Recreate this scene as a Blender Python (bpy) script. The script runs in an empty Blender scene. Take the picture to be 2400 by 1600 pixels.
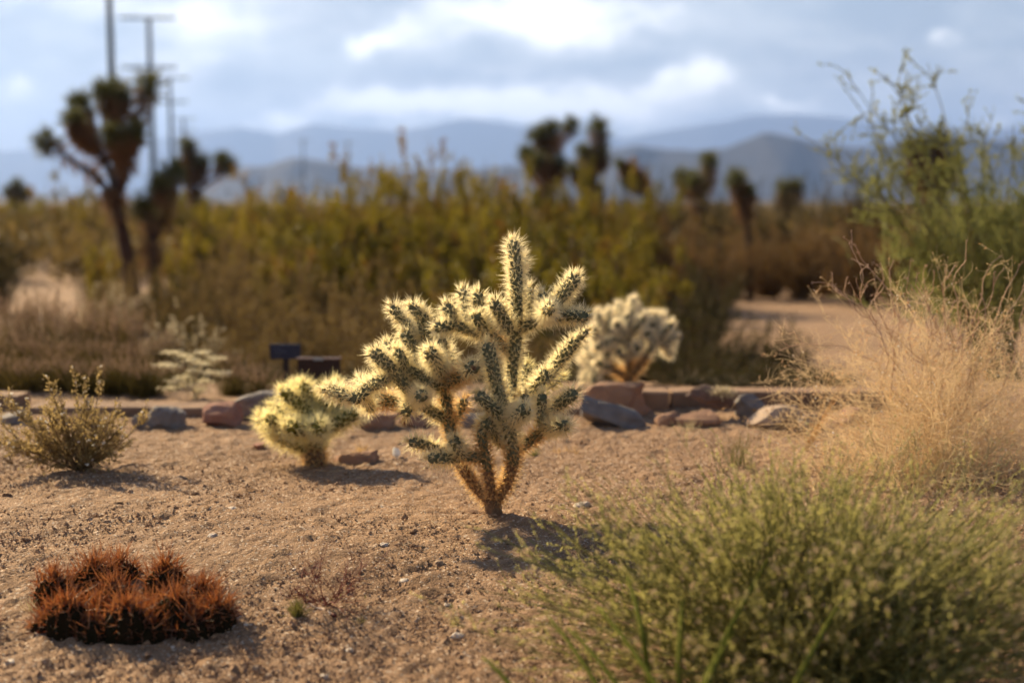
import bpy, math, random
import numpy as np
from mathutils import Vector

random.seed(7)
RNG = np.random.default_rng(11)
SC = bpy.context.scene
COL = SC.collection

# ------------------------------------------------------------------ camera
F = 3333.3
CAMH = 0.65
PITCH = math.atan(330 / F)
FOCUS = 2.76
FSTOP = 2.3
SUN_AZ = -44.0      # degrees from +Y towards +X; negative is left of the view axis
SUN_EL = 32.0
SUN_STRENGTH = 5.0
SKY_STRENGTH = 0.05
EXPOSURE = 1.25

cam = bpy.data.cameras.new('camera')
cam.lens = 50.0
cam.sensor_width = 36.0
cam.clip_start = 0.05
cam.clip_end = 30000
cam.dof.use_dof = True
cam.dof.focus_distance = FOCUS
cam.dof.aperture_fstop = FSTOP
cam.dof.aperture_blades = 0
camo = bpy.data.objects.new('camera', cam)
camo.location = (0, 0, CAMH)
camo.rotation_euler = (math.pi / 2 - PITCH, 0, 0)
COL.objects.link(camo)
SC.camera = camo

# ------------------------------------------------------------------ world
def dir_of(u, v):
    cx = (u - 1200) / F
    cy = -(v - 800) / F
    y = math.cos(PITCH) + math.sin(PITCH) * cy
    z = -math.sin(PITCH) + math.cos(PITCH) * cy
    return cx, y, z

def P(u, v, D):
    x, y, z = dir_of(u, v)
    s = D / y
    return np.array([x * s, D, CAMH + z * s])

def px_at(D):
    return D / F

world = bpy.data.worlds.new('World')
SC.world = world
world.use_nodes = True
wt = world.node_tree
for n in list(wt.nodes):
    wt.nodes.remove(n)

class NT:
    def __init__(self, tree):
        self.t = tree
    def n(self, typ, **kw):
        nd = self.t.nodes.new(typ)
        for k, v in kw.items():
            setattr(nd, k, v)
        return nd
    def l(self, a, b):
        self.t.links.new(a, b)
    def setin(self, sock, val):
        if hasattr(val, 'is_output'):
            self.l(val, sock)
        elif val is not None:
            sock.default_value = val
    def math(self, op, a, b=None, c=None, clamp=False):
        nd = self.n('ShaderNodeMath', operation=op)
        nd.use_clamp = clamp
        self.setin(nd.inputs[0], a)
        if b is not None: self.setin(nd.inputs[1], b)
        if c is not None: self.setin(nd.inputs[2], c)
        return nd.outputs[0]
    def vec(self, op, a, b=None, out=0):
        nd = self.n('ShaderNodeVectorMath', operation=op)
        self.setin(nd.inputs[0], a)
        if b is not None: self.setin(nd.inputs[1], b)
        return nd.outputs[out]
    def mix(self, fac, a, b, blend='MIX'):
        nd = self.n('ShaderNodeMix', data_type='RGBA', blend_type=blend)
        self.setin(nd.inputs[0], fac)
        self.setin(nd.inputs[6], a)
        self.setin(nd.inputs[7], b)
        return nd.outputs[2]
    def noise(self, vec, scale, detail=3, rough=0.55):
        nd = self.n('ShaderNodeTexNoise')
        if vec is not None: self.l(vec, nd.inputs['Vector'])
        nd.inputs['Scale'].default_value = scale
        nd.inputs['Detail'].default_value = detail
        nd.inputs['Roughness'].default_value = rough
        return nd.outputs['Fac']
    def smooth(self, x, lo, hi):
        nd = self.n('ShaderNodeMapRange', interpolation_type='SMOOTHSTEP')
        self.setin(nd.inputs[0], x)
        nd.inputs[1].default_value = lo
        nd.inputs[2].default_value = hi
        return nd.outputs[0]

W = NT(wt)
sky = W.n('ShaderNodeTexSky', sky_type='NISHITA')
sky.sun_disc = False
sky.sun_elevation = math.radians(SUN_EL)
sky.sun_rotation = math.radians(SUN_AZ)
sky.altitude = 900
sky.air_density = 1.0
sky.dust_density = 1.6
sky.ozone_density = 1.2
tc = W.n('ShaderNodeTexCoord')
dirv = tc.outputs['Generated']
sep = W.n('ShaderNodeSeparateXYZ'); W.l(dirv, sep.inputs[0])
# cloud layer seen in perspective: flattens towards the horizon, all round the sky
zc = W.math('ADD', W.math('MAXIMUM', sep.outputs[2], 0.0), 0.11)
comb = W.n('ShaderNodeCombineXYZ')
W.l(W.math('DIVIDE', sep.outputs[0], zc), comb.inputs[0])
W.l(W.math('DIVIDE', sep.outputs[1], zc), comb.inputs[1])
comb.inputs[2].default_value = 3.7
lay = comb.outputs[0]
n1 = W.noise(lay, 0.85, 5, 0.62)
ncl = n1
field = W.math('MULTIPLY', W.smooth(ncl, 0.52, 0.68), 0.5)
# the cloud banks in front, as directions (tangent of azimuth and elevation)
ysafe = W.math('MAXIMUM', sep.outputs[1], 0.05)
te = W.n('ShaderNodeCombineXYZ')
W.l(W.math('DIVIDE', sep.outputs[0], ysafe), te.inputs[0])
W.l(W.math('DIVIDE', sep.outputs[2], ysafe), te.inputs[1])
wob = W.n('ShaderNodeTexNoise'); W.l(te.outputs[0], wob.inputs['Vector'])
wob.inputs['Scale'].default_value = 22; wob.inputs['Detail'].default_value = 5; wob.inputs['Roughness'].default_value = 0.62
wv = W.vec('MULTIPLY', W.vec('SUBTRACT', wob.outputs['Color'], (0.5, 0.5, 0.5)), (0.095, 0.042, 0.0))
tv = W.vec('ADD', te.outputs[0], wv)
banks = [  # u, v, half width, half height, amount
    (1290, 35, 270, 75, 1.3), (470, 60, 150, 85, 0.8), (370, 165, 140, 60, 0.42),
    (860, 96, 50, 26, 0.9), (955, 60, 80, 44, 0.7),
    (1330, 232, 330, 46, 1.05), (920, 258, 280, 36, 1.05), (660, 280, 80, 26, 0.75), (1640, 182, 85, 30, 1.0),
    (1520, 265, 200, 46, 0.7), (45, 215, 60, 46, 0.8), (1815, 240, 50, 24, 0.85),
    (2225, 76, 42, 18, 0.8), (2310, 272, 36, 15, 0.85), (190, 10, 190, 34, 0.6)]
acc = None
for (u, v, su, sv, am) in banks:
    x, y, z = dir_of(u, v)
    nd = W.n('ShaderNodeVectorMath', operation='MULTIPLY_ADD')
    W.l(tv, nd.inputs[0]); nd.inputs[1].default_value = (F / su, F / sv, 0); nd.inputs[2].default_value = (-x / y * F / su, -z / y * F / sv, 0)
    g = W.math('POWER', 0.4066, W.vec('DOT_PRODUCT', nd.outputs[0], nd.outputs[0], out=1))
    acc = W.math('MULTIPLY_ADD', g, am, 0.0 if acc is None else acc)
front = W.smooth(sep.outputs[1], 0.80, 0.93)
lowsky = W.smooth(sep.outputs[2], 0.50, 0.10)
deckf = W.math('MULTIPLY', W.math('ADD', 0.72, W.math('MULTIPLY', W.smooth(n1, 0.35, 0.65), 0.22)), lowsky)
skyc = W.vec('SCALE', sky.outputs[0]); skyc.node.inputs['Scale'].default_value = SKY_STRENGTH
lumps = W.n('ShaderNodeTexNoise'); lumps.inputs['Scale'].default_value = 1.0; lumps.inputs['Detail'].default_value = 5; lumps.inputs['Roughness'].default_value = 0.6
W.l(W.vec('MULTIPLY', te.outputs[0], (9.0, 26.0, 1.0)), lumps.inputs['Vector'])
lf_ = lumps.outputs['Fac']
deckc = W.mix(W.smooth(lf_, 0.36, 0.64), (0.215, 0.245, 0.28, 1), (0.385, 0.40, 0.41, 1))
deck = W.mix(deckf, skyc, deckc)
cov = W.math('ADD', W.math('MULTIPLY', W.smooth(W.math('MULTIPLY', acc, W.math('ADD', W.math('MULTIPLY', lf_, 2.6), -0.3)), 0.06, 1.35), front),
             W.math('MULTIPLY', field, W.math('SUBTRACT', 1.0, W.math('MULTIPLY', front, 0.75))), clamp=True)
allc = W.mix(cov, deck, (0.86, 0.84, 0.80, 1))
bg = W.n('ShaderNodeBackground')
W.l(allc, bg.inputs['Color'])
bg.inputs['Strength'].default_value = 1.0
wo = W.n('ShaderNodeOutputWorld')
W.l(bg.outputs[0], wo.inputs['Surface'])

# ------------------------------------------------------------------ sun
sd = bpy.data.lights.new('sun', 'SUN')
sd.energy = SUN_STRENGTH
sd.angle = math.radians(0.6)
sd.color = (1.0, 0.78, 0.47)
so = bpy.data.objects.new('sun', sd)
az, el = math.radians(SUN_AZ), math.radians(SUN_EL)
sv_ = Vector((math.sin(az) * math.cos(el), math.cos(az) * math.cos(el), math.sin(el)))
so.rotation_euler = sv_.to_track_quat('Z', 'Y').to_euler()
so.location = sv_ * 50
COL.objects.link(so)

# ------------------------------------------------------------------ render
SC.view_settings.view_transform = 'Standard'
SC.view_settings.look = 'None'
SC.view_settings.exposure = EXPOSURE
SC.view_settings.gamma = 1.0
SC.view_settings.use_curve_mapping = False
SC.render.engine = 'CYCLES'
cy = SC.cycles
cy.use_denoising = True
cy.denoising_input_passes = 'RGB_ALBEDO_NORMAL'
cy.denoising_prefilter = 'ACCURATE'
cy.max_bounces = 5
cy.diffuse_bounces = 2
cy.glossy_bounces = 2
cy.transmission_bounces = 4
cy.volume_bounces = 0
cy.use_adaptive_sampling = True
cy.adaptive_threshold = 0.015
cy.use_light_tree = False
cy.transparent_max_bounces = 8
cy.sample_clamp_indirect = 6
cy.caustics_reflective = False
cy.caustics_refractive = False

# ------------------------------------------------------------------ helpers
def smoothstep(a, b, x):
    t = np.clip((x - a) / (b - a), 0, 1)
    return t * t * (3 - 2 * t)

def _hash(ix, iy, seed):
    h = (ix.astype(np.int64) * 374761393 + iy.astype(np.int64) * 668265263 + seed * 1442695041) & 0xffffffff
    h = ((h ^ (h >> 13)) * 1274126177) & 0xffffffff
    h = h ^ (h >> 16)
    return (h & 0xffffff) / float(0xffffff)

def vnoise(x, y, seed=0):
    ix, iy = np.floor(x), np.floor(y)
    fx, fy = x - ix, y - iy
    fx = fx * fx * (3 - 2 * fx); fy = fy * fy * (3 - 2 * fy)
    a = _hash(ix, iy, seed); b = _hash(ix + 1, iy, seed)
    c = _hash(ix, iy + 1, seed); d = _hash(ix + 1, iy + 1, seed)
    return (a * (1 - fx) + b * fx) * (1 - fy) + (c * (1 - fx) + d * fx) * fy - 0.5

def gz(x, y):
    """smooth ground height"""
    x = np.asarray(x, float); y = np.asarray(y, float)
    z = -0.40 * smoothstep(4.9, 7.4, y) - 0.12 * smoothstep(2.9, 1.4, y)
    z = z + 0.018 * vnoise(x * 2.3 + 9, y * 2.3, 3) * smoothstep(12, 5, y)
    z = z + 0.10 * vnoise(x * 0.35, y * 0.35, 5) * smoothstep(6, 10, y) * smoothstep(60, 20, y)
    return z

def G(u, v):
    """ground point of the sand bed seen at pixel u, v"""
    D = 3.0
    for _ in range(6):
        p = P(u, v, D)
        x, y, z = dir_of(u, v)
        s = (CAMH - float(gz(p[0], D))) / -z
        D = s * y
    p = P(u, v, D)
    p[2] = float(gz(p[0], p[1]))
    return p

def unit(a):
    return a / np.maximum(np.linalg.norm(a, axis=-1, keepdims=True), 1e-9)

class Geo:
    def __init__(self):
        self.v = []; self.f = []; self.n = 0
    def add(self, v, f):
        v = np.asarray(v, np.float32).reshape(-1, 3); f = np.asarray(f, np.int64).reshape(-1, 3)
        self.v.append(v); self.f.append(f + self.n); self.n += len(v)
    def tubes(self, Pn, R, sides=3):
        """Pn (M,N,3) centre lines, R (M,N) radii"""
        Pn = np.asarray(Pn, float); M, N = Pn.shape[:2]
        if M == 0: return
        R = np.broadcast_to(np.asarray(R, float), (M, N))
        T = np.empty_like(Pn)
        T[:, 1:-1] = Pn[:, 2:] - Pn[:, :-2]; T[:, 0] = Pn[:, 1] - Pn[:, 0]; T[:, -1] = Pn[:, -1] - Pn[:, -2]
        T = unit(T)
        ref = RNG.normal(size=(M, 1, 3))
        A = unit(np.cross(T, ref)); B = np.cross(T, A)
        closed = sides > 2
        if not closed: sides = 3
        an = np.arange(sides) * 2 * math.pi / sides if closed else np.array([-1.3, 0.0, 1.3])
        V = Pn[:, :, None, :] + R[:, :, None, None] * (A[:, :, None, :] * np.cos(an)[None, None, :, None] + B[:, :, None, :] * np.sin(an)[None, None, :, None])
        i = np.arange(N - 1)[:, None] * sides; j = np.arange(sides if closed else 2)[None, :]; j2 = (j + 1) % sides
        a = i + j; b = i + j2; c = i + sides + j2; d = i + sides + j
        q = np.concatenate([np.stack([a, b, c], -1).reshape(-1, 3), np.stack([a, c, d], -1).reshape(-1, 3)])
        caps = []
        for k in range(1, sides - 1):
            caps.append([(N - 1) * sides, (N - 1) * sides + k, (N - 1) * sides + k + 1])
        if closed: q = np.concatenate([q, np.array(caps)])
        Fc = q[None] + (np.arange(M) * N * sides)[:, None, None]
        self.add(V.reshape(-1, 3), Fc.reshape(-1, 3))
    def cones(self, base, vec, r):
        base = np.asarray(base, float); vec = np.asarray(vec, float); M = len(base)
        if M == 0: return
        t = unit(vec); A = unit(np.cross(t, RNG.normal(size=(M, 3)))); B = np.cross(t, A)
        r = np.broadcast_to(np.asarray(r, float), (M,))[:, None]
        V = np.empty((M, 4, 3))          # a folded, grooved blade: open at the back so that light passes through once
        for k in range(3):
            an = (k - 1) * 1.25
            V[:, k] = base + r * 1.25 * (A * math.cos(an) + B * math.sin(an))
        V[:, 3] = base + vec
        q = np.array([[0, 1, 3], [1, 2, 3]])
        self.add(V.reshape(-1, 3), (q[None] + (np.arange(M) * 4)[:, None, None]).reshape(-1, 3))
    def leaves(self, c, d, ln, wd, fold=0.25):
        """small folded leaf of four triangles-edges: base, two sides, tip"""
        c = np.asarray(c, float); M = len(c)
        if M == 0: return
        d = unit(np.asarray(d, float)); A = unit(np.cross(d, RNG.normal(size=(M, 3)))); B = np.cross(d, A)
        ln = np.broadcast_to(np.asarray(ln, float), (M,))[:, None]; wd = np.broadcast_to(np.asarray(wd, float), (M,))[:, None]
        V = np.empty((M, 4, 3))
        V[:, 0] = c; V[:, 2] = c + d * ln
        m = c + d * ln * 0.45 + B * wd * fold
        V[:, 1] = m + A * wd * 0.5; V[:, 3] = m - A * wd * 0.5
        q = np.array([[0, 1, 2], [0, 2, 3]])
        self.add(V.reshape(-1, 3), (q[None] + (np.arange(M) * 4)[:, None, None]).reshape(-1, 3))
    def grains(self, c, s, flat=0.75, jit=0.35):
        c = np.asarray(c, float); M = len(c)
        o = np.array([[1, 0, 0], [-1, 0, 0], [0, 1, 0], [0, -1, 0], [0, 0, 1], [0, 0, -1]], float)
        s = np.broadcast_to(np.asarray(s, float), (M,))
        an = RNG.uniform(0, 6.28, M)
        V = np.repeat(o[None], M, 0) * (1 + RNG.uniform(-jit, jit, (M, 6, 1))) + RNG.uniform(-jit, jit, (M, 6, 3)) * 0.6
        V[:, :, 2] *= flat
        x = V[:, :, 0] * np.cos(an)[:, None] - V[:, :, 1] * np.sin(an)[:, None]
        y = V[:, :, 0] * np.sin(an)[:, None] + V[:, :, 1] * np.cos(an)[:, None]
        V[:, :, 0] = x; V[:, :, 1] = y
        V = c[:, None] + V * s[:, None, None]
        q = np.array([[0, 2, 4], [2, 1, 4], [1, 3, 4], [3, 0, 4], [2, 0, 5], [1, 2, 5], [3, 1, 5], [0, 3, 5]])
        self.add(V.reshape(-1, 3), (q[None] + (np.arange(M) * 6)[:, None, None]).reshape(-1, 3))
    def mesh(self, name, m, smooth=False):
        V = np.concatenate(self.v) if self.v else np.zeros((0, 3), np.float32)
        Fc = np.concatenate(self.f) if self.f else np.zeros((0, 3), np.int64)
        me = bpy.data.meshes.new(name)
        me.vertices.add(len(V)); me.vertices.foreach_set('co', V.astype(np.float32).ravel())
        me.loops.add(len(Fc) * 3); me.loops.foreach_set('vertex_index', Fc.astype(np.int32).ravel())
        me.polygons.add(len(Fc)); me.polygons.foreach_set('loop_start', np.arange(0, len(Fc) * 3, 3, dtype=np.int32))
        me.polygons.foreach_set('use_smooth', np.full(len(Fc), bool(smooth)))
        me.update(calc_edges=True)
        if m is not None: me.materials.append(m)
        return me
    def build(self, name, m, parent=None, smooth=False):
        return link(name, self.mesh(name, m, smooth), parent)

def link(name, data, parent=None):
    o = bpy.data.objects.new(name, data)
    COL.objects.link(o)
    if parent is not None: o.parent = parent
    return o

def tag(o, label=None, cat=None, group=None, kind=None):
    if label: o['label'] = label
    if cat: o['category'] = cat
    if group: o['group'] = group
    if kind: o['kind'] = kind
    return o

def thing(name, label, cat, loc=(0, 0, 0), group=None, rz=0):
    o = link(name, None)
    o.location = [float(c) for c in loc]; o.rotation_euler[2] = rz
    return tag(o, label, cat, group)

def copy_tree(o, parent=None):
    c = o.copy(); COL.objects.link(c); c.parent = parent
    for ch in list(o.children): copy_tree(ch, c)
    return c

def wander(start, d, length, N, curl=0.2, up=0.0, drag=1.0):
    start = np.asarray(start, float); d = unit(np.asarray(d, float)); M = len(start)
    length = np.broadcast_to(np.asarray(length, float), (M,))
    out = np.empty((M, N, 3)); out[:, 0] = start; p = start.copy(); step = (length / (N - 1))[:, None]
    bend = RNG.normal(size=(M, 3)) * curl
    for k in range(1, N):
        bend = 0.6 * bend + RNG.normal(size=(M, 3)) * curl * 0.6
        d = unit(d + bend + np.array([0, 0, up]))
        p = p + d * step
        out[:, k] = p
    return out

def spots(lines, M, lo=0.3, hi=1.0):
    """M random points on polylines with the local direction"""
    L, N = lines.shape[:2]
    i = RNG.integers(0, L, M); t = RNG.uniform(lo, hi, M) * (N - 1)
    k = np.minimum(t.astype(int), N - 2); fr = (t - k)[:, None]
    a = lines[i, k]; b = lines[i, k + 1]
    return a * (1 - fr) + b * fr, unit(b - a)

def rsphere(M):
    return unit(RNG.normal(size=(M, 3)))

# ------------------------------------------------------------------ materials
def mat(name, c1, c2=None, rough=0.75, transl=0.0, rnd='island', scale=8.0, bump=0.0, bscale=60.0, spec=0.25, tc2=None, c3=None, detail=4):
    m = bpy.data.materials.new(name); m.use_nodes = True
    t = m.node_tree
    for n in list(t.nodes): t.nodes.remove(n)
    N = NT(t)
    out = N.n('ShaderNodeOutputMaterial')
    pr = N.n('ShaderNodeBsdfPrincipled')
    pr.inputs['Roughness'].default_value = rough
    pr.inputs['Specular IOR Level'].default_value = spec
    c1 = tuple(c1) + (1,); c2 = tuple(c2) + (1,) if c2 else c1
    tcn = N.n('ShaderNodeTexCoord')
    if rnd == 'island':
        g = N.n('ShaderNodeNewGeometry')
        oi = N.n('ShaderNodeObjectInfo')
        fac = N.math('ADD', N.math('MULTIPLY', g.outputs['Random Per Island'], 0.55), N.math('MULTIPLY', oi.outputs['Random'], 0.45))
    else:
        fac = N.smooth(N.noise(tcn.outputs['Object'], scale, detail, 0.6), 0.33, 0.67)
    col = N.mix(fac, c1, c2)
    if c3:
        f3 = N.smooth(N.noise(tcn.outputs['Object'], scale * 0.37, 4, 0.6), 0.5, 0.62)
        col = N.mix(f3, col, tuple(c3) + (1,))
    N.l(col, pr.inputs['Base Color'])
    if bump > 0:
        b = N.n('ShaderNodeBump'); b.inputs['Strength'].default_value = bump; b.inputs['Distance'].default_value = 0.01
        N.l(N.noise(tcn.outputs['Object'], bscale, 5, 0.65), b.inputs['Height']); N.l(b.outputs[0], pr.inputs['Normal'])
    sh = pr.outputs[0]
    if transl > 0:
        tr = N.n('ShaderNodeBsdfTranslucent')
        if tc2: tr.inputs['Color'].default_value = tuple(tc2) + (1,)
        else: N.l(col, tr.inputs['Color'])
        mx = N.n('ShaderNodeMixShader'); mx.inputs[0].default_value = transl
        N.l(sh, mx.inputs[1]); N.l(tr.outputs[0], mx.inputs[2]); sh = mx.outputs[0]
    N.l(sh, out.inputs['Surface'])
    return m

M_ = {}
def ground_material():
    m = bpy.data.materials.new('decomposed_granite_sand'); m.use_nodes = True
    t = m.node_tree; N = NT(t)
    pr = t.nodes['Principled BSDF']
    tcn = N.n('ShaderNodeTexCoord'); o = tcn.outputs['Object']
    big = N.smooth(N.noise(o, 1.3, 2, 0.6), 0.35, 0.65)
    mid = N.smooth(N.noise(o, 45, 2, 0.7), 0.35, 0.65)
    fine = N.smooth(N.noise(o, 330, 1, 0.7), 0.40, 0.62)
    c = N.mix(big, (0.215, 0.122, 0.064, 1), (0.320, 0.192, 0.106, 1))
    c = N.mix(N.math('MULTIPLY', mid, 0.55), c, (0.165, 0.095, 0.056, 1))
    c = N.mix(N.math('MULTIPLY', fine, 0.5), c, (0.42, 0.285, 0.18, 1))
    c = N.mix(N.math('MULTIPLY', N.smooth(N.noise(o, 2.7, 3, 0.65), 0.48, 0.66), 0.6), c, (0.185, 0.105, 0.056, 1))
    vor = N.n('ShaderNodeTexVoronoi'); N.l(o, vor.inputs['Vector']); vor.inputs['Scale'].default_value = 260
    spk = N.math('GREATER_THAN', N.n('ShaderNodeSeparateColor').outputs[0], 0.93)
    sc = spk.node.inputs[0].links[0].from_node; N.l(vor.outputs['Color'], sc.inputs[0])
    c = N.mix(N.math('MULTIPLY', spk, 0.6), c, (0.62, 0.52, 0.42, 1))
    sp = N.n('ShaderNodeSeparateXYZ'); N.l(o, sp.inputs[0])
    c = N.mix(N.math('MULTIPLY', N.smooth(sp.outputs[1], 22.0, 60.0), 0.85), c, (0.085, 0.066, 0.030, 1))
    N.l(c, pr.inputs['Base Color'])
    pr.inputs['Roughness'].default_value = 0.85
    pr.inputs['Specular IOR Level'].default_value = 0.25
    h = N.math('ADD', N.math('MULTIPLY', N.noise(o, 90, 2, 0.7), 1.0), N.math('MULTIPLY', N.noise(o, 420, 1, 0.7), 0.5))
    b = N.n('ShaderNodeBump'); b.inputs['Strength'].default_value = 1.0; b.inputs['Distance'].default_value = 0.008
    N.l(h, b.inputs['Height']); N.l(b.outputs[0], pr.inputs['Normal'])
    return m

M_['ground'] = ground_material()
M_['grain'] = mat('sand_grains', (0.19, 0.102, 0.054), (0.42, 0.27, 0.16), 0.8)
M_['pebble'] = mat('tan_pebble', (0.40, 0.29, 0.20), (0.26, 0.17, 0.11), 0.8, rnd='noise', scale=60, bump=0.4, bscale=200)
M_['pale_pebble'] = mat('pale_pebble', (0.58, 0.50, 0.42), (0.44, 0.36, 0.29), 0.7, rnd='noise', scale=60, bump=0.4, bscale=200)
M_['dark_pebble'] = mat('dark_clod', (0.17, 0.095, 0.055), (0.11, 0.062, 0.04), 0.9, rnd='noise', scale=60, bump=0.6, bscale=200)
M_['quartz'] = mat('white_quartz', (0.90, 0.90, 0.86), (0.82, 0.82, 0.80), 0.25, transl=0.25, rnd='noise', scale=40, spec=0.6)
M_['rock_grey'] = mat('blue_grey_rock', (0.215, 0.19, 0.175), (0.13, 0.115, 0.11), 0.8, rnd='noise', scale=14, bump=0.6, bscale=60, c3=(0.30, 0.24, 0.20))
M_['rock_red'] = mat('red_brown_rock', (0.26, 0.12, 0.085), (0.36, 0.20, 0.14), 0.85, rnd='noise', scale=16, bump=0.6, bscale=60)
M_['rock_brown'] = mat('brown_rock', (0.33, 0.19, 0.12), (0.24, 0.14, 0.095), 0.85, rnd='noise', scale=14, bump=0.6, bscale=60, c3=(0.40, 0.28, 0.19))
M_['rock_pale'] = mat('pale_tan_rock', (0.45, 0.34, 0.25), (0.36, 0.26, 0.19), 0.85, rnd='noise', scale=12, bump=0.6, bscale=60)
M_['rock_dark'] = mat('dark_rock', (0.16, 0.10, 0.075), (0.10, 0.07, 0.06), 0.85, rnd='noise', scale=16, bump=0.6, bscale=60)
M_['timber'] = mat('weathered_timber', (0.26, 0.165, 0.105), (0.16, 0.098, 0.062), 0.85, rnd='noise', scale=9, bump=0.5, bscale=50)
M_['cholla_body'] = mat('cholla_skin', (0.095, 0.1, 0.058), (0.135, 0.14, 0.086), 0.8, rnd='noise', scale=60, spec=0.1)
M_['cholla_wood'] = mat('cholla_bark', (0.28, 0.165, 0.085), (0.17, 0.1, 0.055), 0.9, rnd='noise', scale=60, bump=0.8, bscale=160)
M_['spine'] = mat('straw_spines', (0.7, 0.6, 0.42), (0.84, 0.76, 0.6), 0.35, transl=0.72, tc2=(1.0, 0.9, 0.58), spec=0.5)
M_['spine_old'] = mat('old_tan_spines', (0.62, 0.42, 0.20), (0.78, 0.58, 0.32), 0.45, transl=0.55, tc2=(0.95, 0.7, 0.34), spec=0.4)
M_['spine_yellow'] = mat('yellow_spines', (0.82, 0.75, 0.46), (0.88, 0.83, 0.6), 0.4, transl=0.62, tc2=(1.0, 0.9, 0.48), spec=0.4)
M_['teddy_body'] = mat('teddy_cholla_skin', (0.11, 0.1, 0.022), (0.16, 0.145, 0.034), 0.85, rnd='noise', scale=40, spec=0.05)
M_['spine_pale'] = mat('pale_cream_spines', (0.86, 0.76, 0.58), (0.92, 0.85, 0.70), 0.4, transl=0.6, tc2=(0.97, 0.87, 0.62), spec=0.4)
M_['hedge_body'] = mat('hedgehog_skin', (0.016, 0.014, 0.007), (0.024, 0.016, 0.009), 1.0, rnd='noise', scale=60, spec=0.0)
M_['hedge_spine'] = mat('rust_spines', (0.05, 0.013, 0.006), (0.12, 0.04, 0.015), 0.5, transl=0.36, tc2=(0.34, 0.085, 0.022), spec=0.4)
M_['hedge_central'] = mat('straw_rust_spines', (0.1, 0.036, 0.015), (0.24, 0.135, 0.07), 0.5, transl=0.33, tc2=(0.44, 0.16, 0.05), spec=0.4)
M_['wire'] = mat('red_wiry_stem', (0.16, 0.040, 0.028), (0.26, 0.075, 0.045), 0.7)
M_['tuft'] = mat('green_tuft', (0.12, 0.13, 0.03), (0.24, 0.20, 0.06), 0.7, transl=0.4)
M_['stick'] = mat('bleached_stick', (0.62, 0.52, 0.44), (0.45, 0.34, 0.27), 0.7, rnd='noise', scale=80)
M_['stick_end'] = mat('dark_red_tip', (0.10, 0.025, 0.018), None, 0.7)
M_['dry_leaf'] = mat('dry_curled_leaf', (0.66, 0.48, 0.28), (0.55, 0.38, 0.2), 0.7, transl=0.4)
# shrubs
M_['fg_leaf'] = mat('fine_green_leaf', (0.26, 0.265, 0.095), (0.6, 0.54, 0.27), 0.42, transl=0.6, tc2=(0.6, 0.55, 0.19))
M_['fg_twig'] = mat('green_twig', (0.17, 0.17, 0.042), (0.26, 0.24, 0.075), 0.6, transl=0.2)
M_['fg_head'] = mat('tan_seed_head', (0.46, 0.32, 0.20), (0.60, 0.47, 0.31), 0.7, transl=0.45)
M_['fg_stalk'] = mat('thick_green_stalk', (0.075, 0.085, 0.01), (0.11, 0.115, 0.018), 0.8, spec=0.05)
M_['dry_twig'] = mat('dry_tan_twig', (0.57, 0.41, 0.22), (0.76, 0.6, 0.37), 0.7, transl=0.45)
M_['dry_bit'] = mat('orange_bit', (0.62, 0.30, 0.08), (0.72, 0.55, 0.38), 0.6, transl=0.45)
M_['curl_stem'] = mat('curling_dead_stem', (0.36, 0.22, 0.14), (0.50, 0.34, 0.23), 0.75)
M_['pale_stalk'] = mat('pale_straw_stalk', (0.52, 0.44, 0.25), (0.64, 0.56, 0.36), 0.65, transl=0.3)
M_['pale_head'] = mat('yellow_bud', (0.66, 0.58, 0.24), (0.74, 0.68, 0.42), 0.65, transl=0.3)
M_['gold_straw'] = mat('golden_straw', (0.62, 0.40, 0.15), (0.70, 0.50, 0.24), 0.6, transl=0.4)
M_['left_leaf'] = mat('olive_tan_leaf', (0.3, 0.22, 0.085), (0.48, 0.36, 0.17), 0.6, transl=0.52)
M_['left_twig'] = mat('brown_twig', (0.14, 0.088, 0.04), (0.20, 0.13, 0.06), 0.8)
M_['flower'] = mat('white_tuft', (0.82, 0.78, 0.70), (0.88, 0.86, 0.80), 0.7, transl=0.4)
M_['creo_leaf'] = mat('creosote_leaf', (0.06, 0.064, 0.007), (0.33, 0.255, 0.024), 0.45, transl=0.45, scale=9.0, c3=(0.20, 0.10, 0.018))
M_['creo_stem'] = mat('creosote_stem', (0.10, 0.065, 0.035), (0.15, 0.10, 0.06), 0.85)
M_['brown_leaf'] = mat('brown_olive_leaf', (0.12, 0.084, 0.026), (0.22, 0.155, 0.06), 0.65, transl=0.42)
M_['rust_leaf'] = mat('rusty_shrub_leaf', (0.13, 0.074, 0.022), (0.22, 0.135, 0.05), 0.65, transl=0.4)
M_['dark_leaf'] = mat('dark_olive_leaf', (0.034, 0.032, 0.006), (0.075, 0.064, 0.014), 0.6, transl=0.35)
M_['grey_leaf'] = mat('grey_straw_leaf', (0.42, 0.36, 0.24), (0.58, 0.5, 0.34), 0.7, transl=0.4)
M_['grass'] = mat('bunch_grass', (0.06, 0.05, 0.011), (0.135, 0.098, 0.03), 0.6, transl=0.42)
M_['plume'] = mat('pink_tan_plume', (0.27, 0.18, 0.12), (0.36, 0.25, 0.175), 0.75, transl=0.45)
M_['umbel'] = mat('cream_umbel', (0.62, 0.56, 0.38), (0.72, 0.66, 0.48), 0.7, transl=0.4)
M_['broom'] = mat('green_broom_twig', (0.17, 0.19, 0.05), (0.32, 0.32, 0.11), 0.55, transl=0.5)
M_['broom_limb'] = mat('broom_limb', (0.16, 0.16, 0.06), (0.2, 0.18, 0.08), 0.7)
M_['joshua_leaf'] = mat('joshua_leaf', (0.09, 0.1, 0.034), (0.165, 0.16, 0.06), 0.55, transl=0.3)
M_['joshua_dead'] = mat('joshua_dead_leaf', (0.16, 0.088, 0.042), (0.27, 0.155, 0.075), 0.8, transl=0.3)
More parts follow.
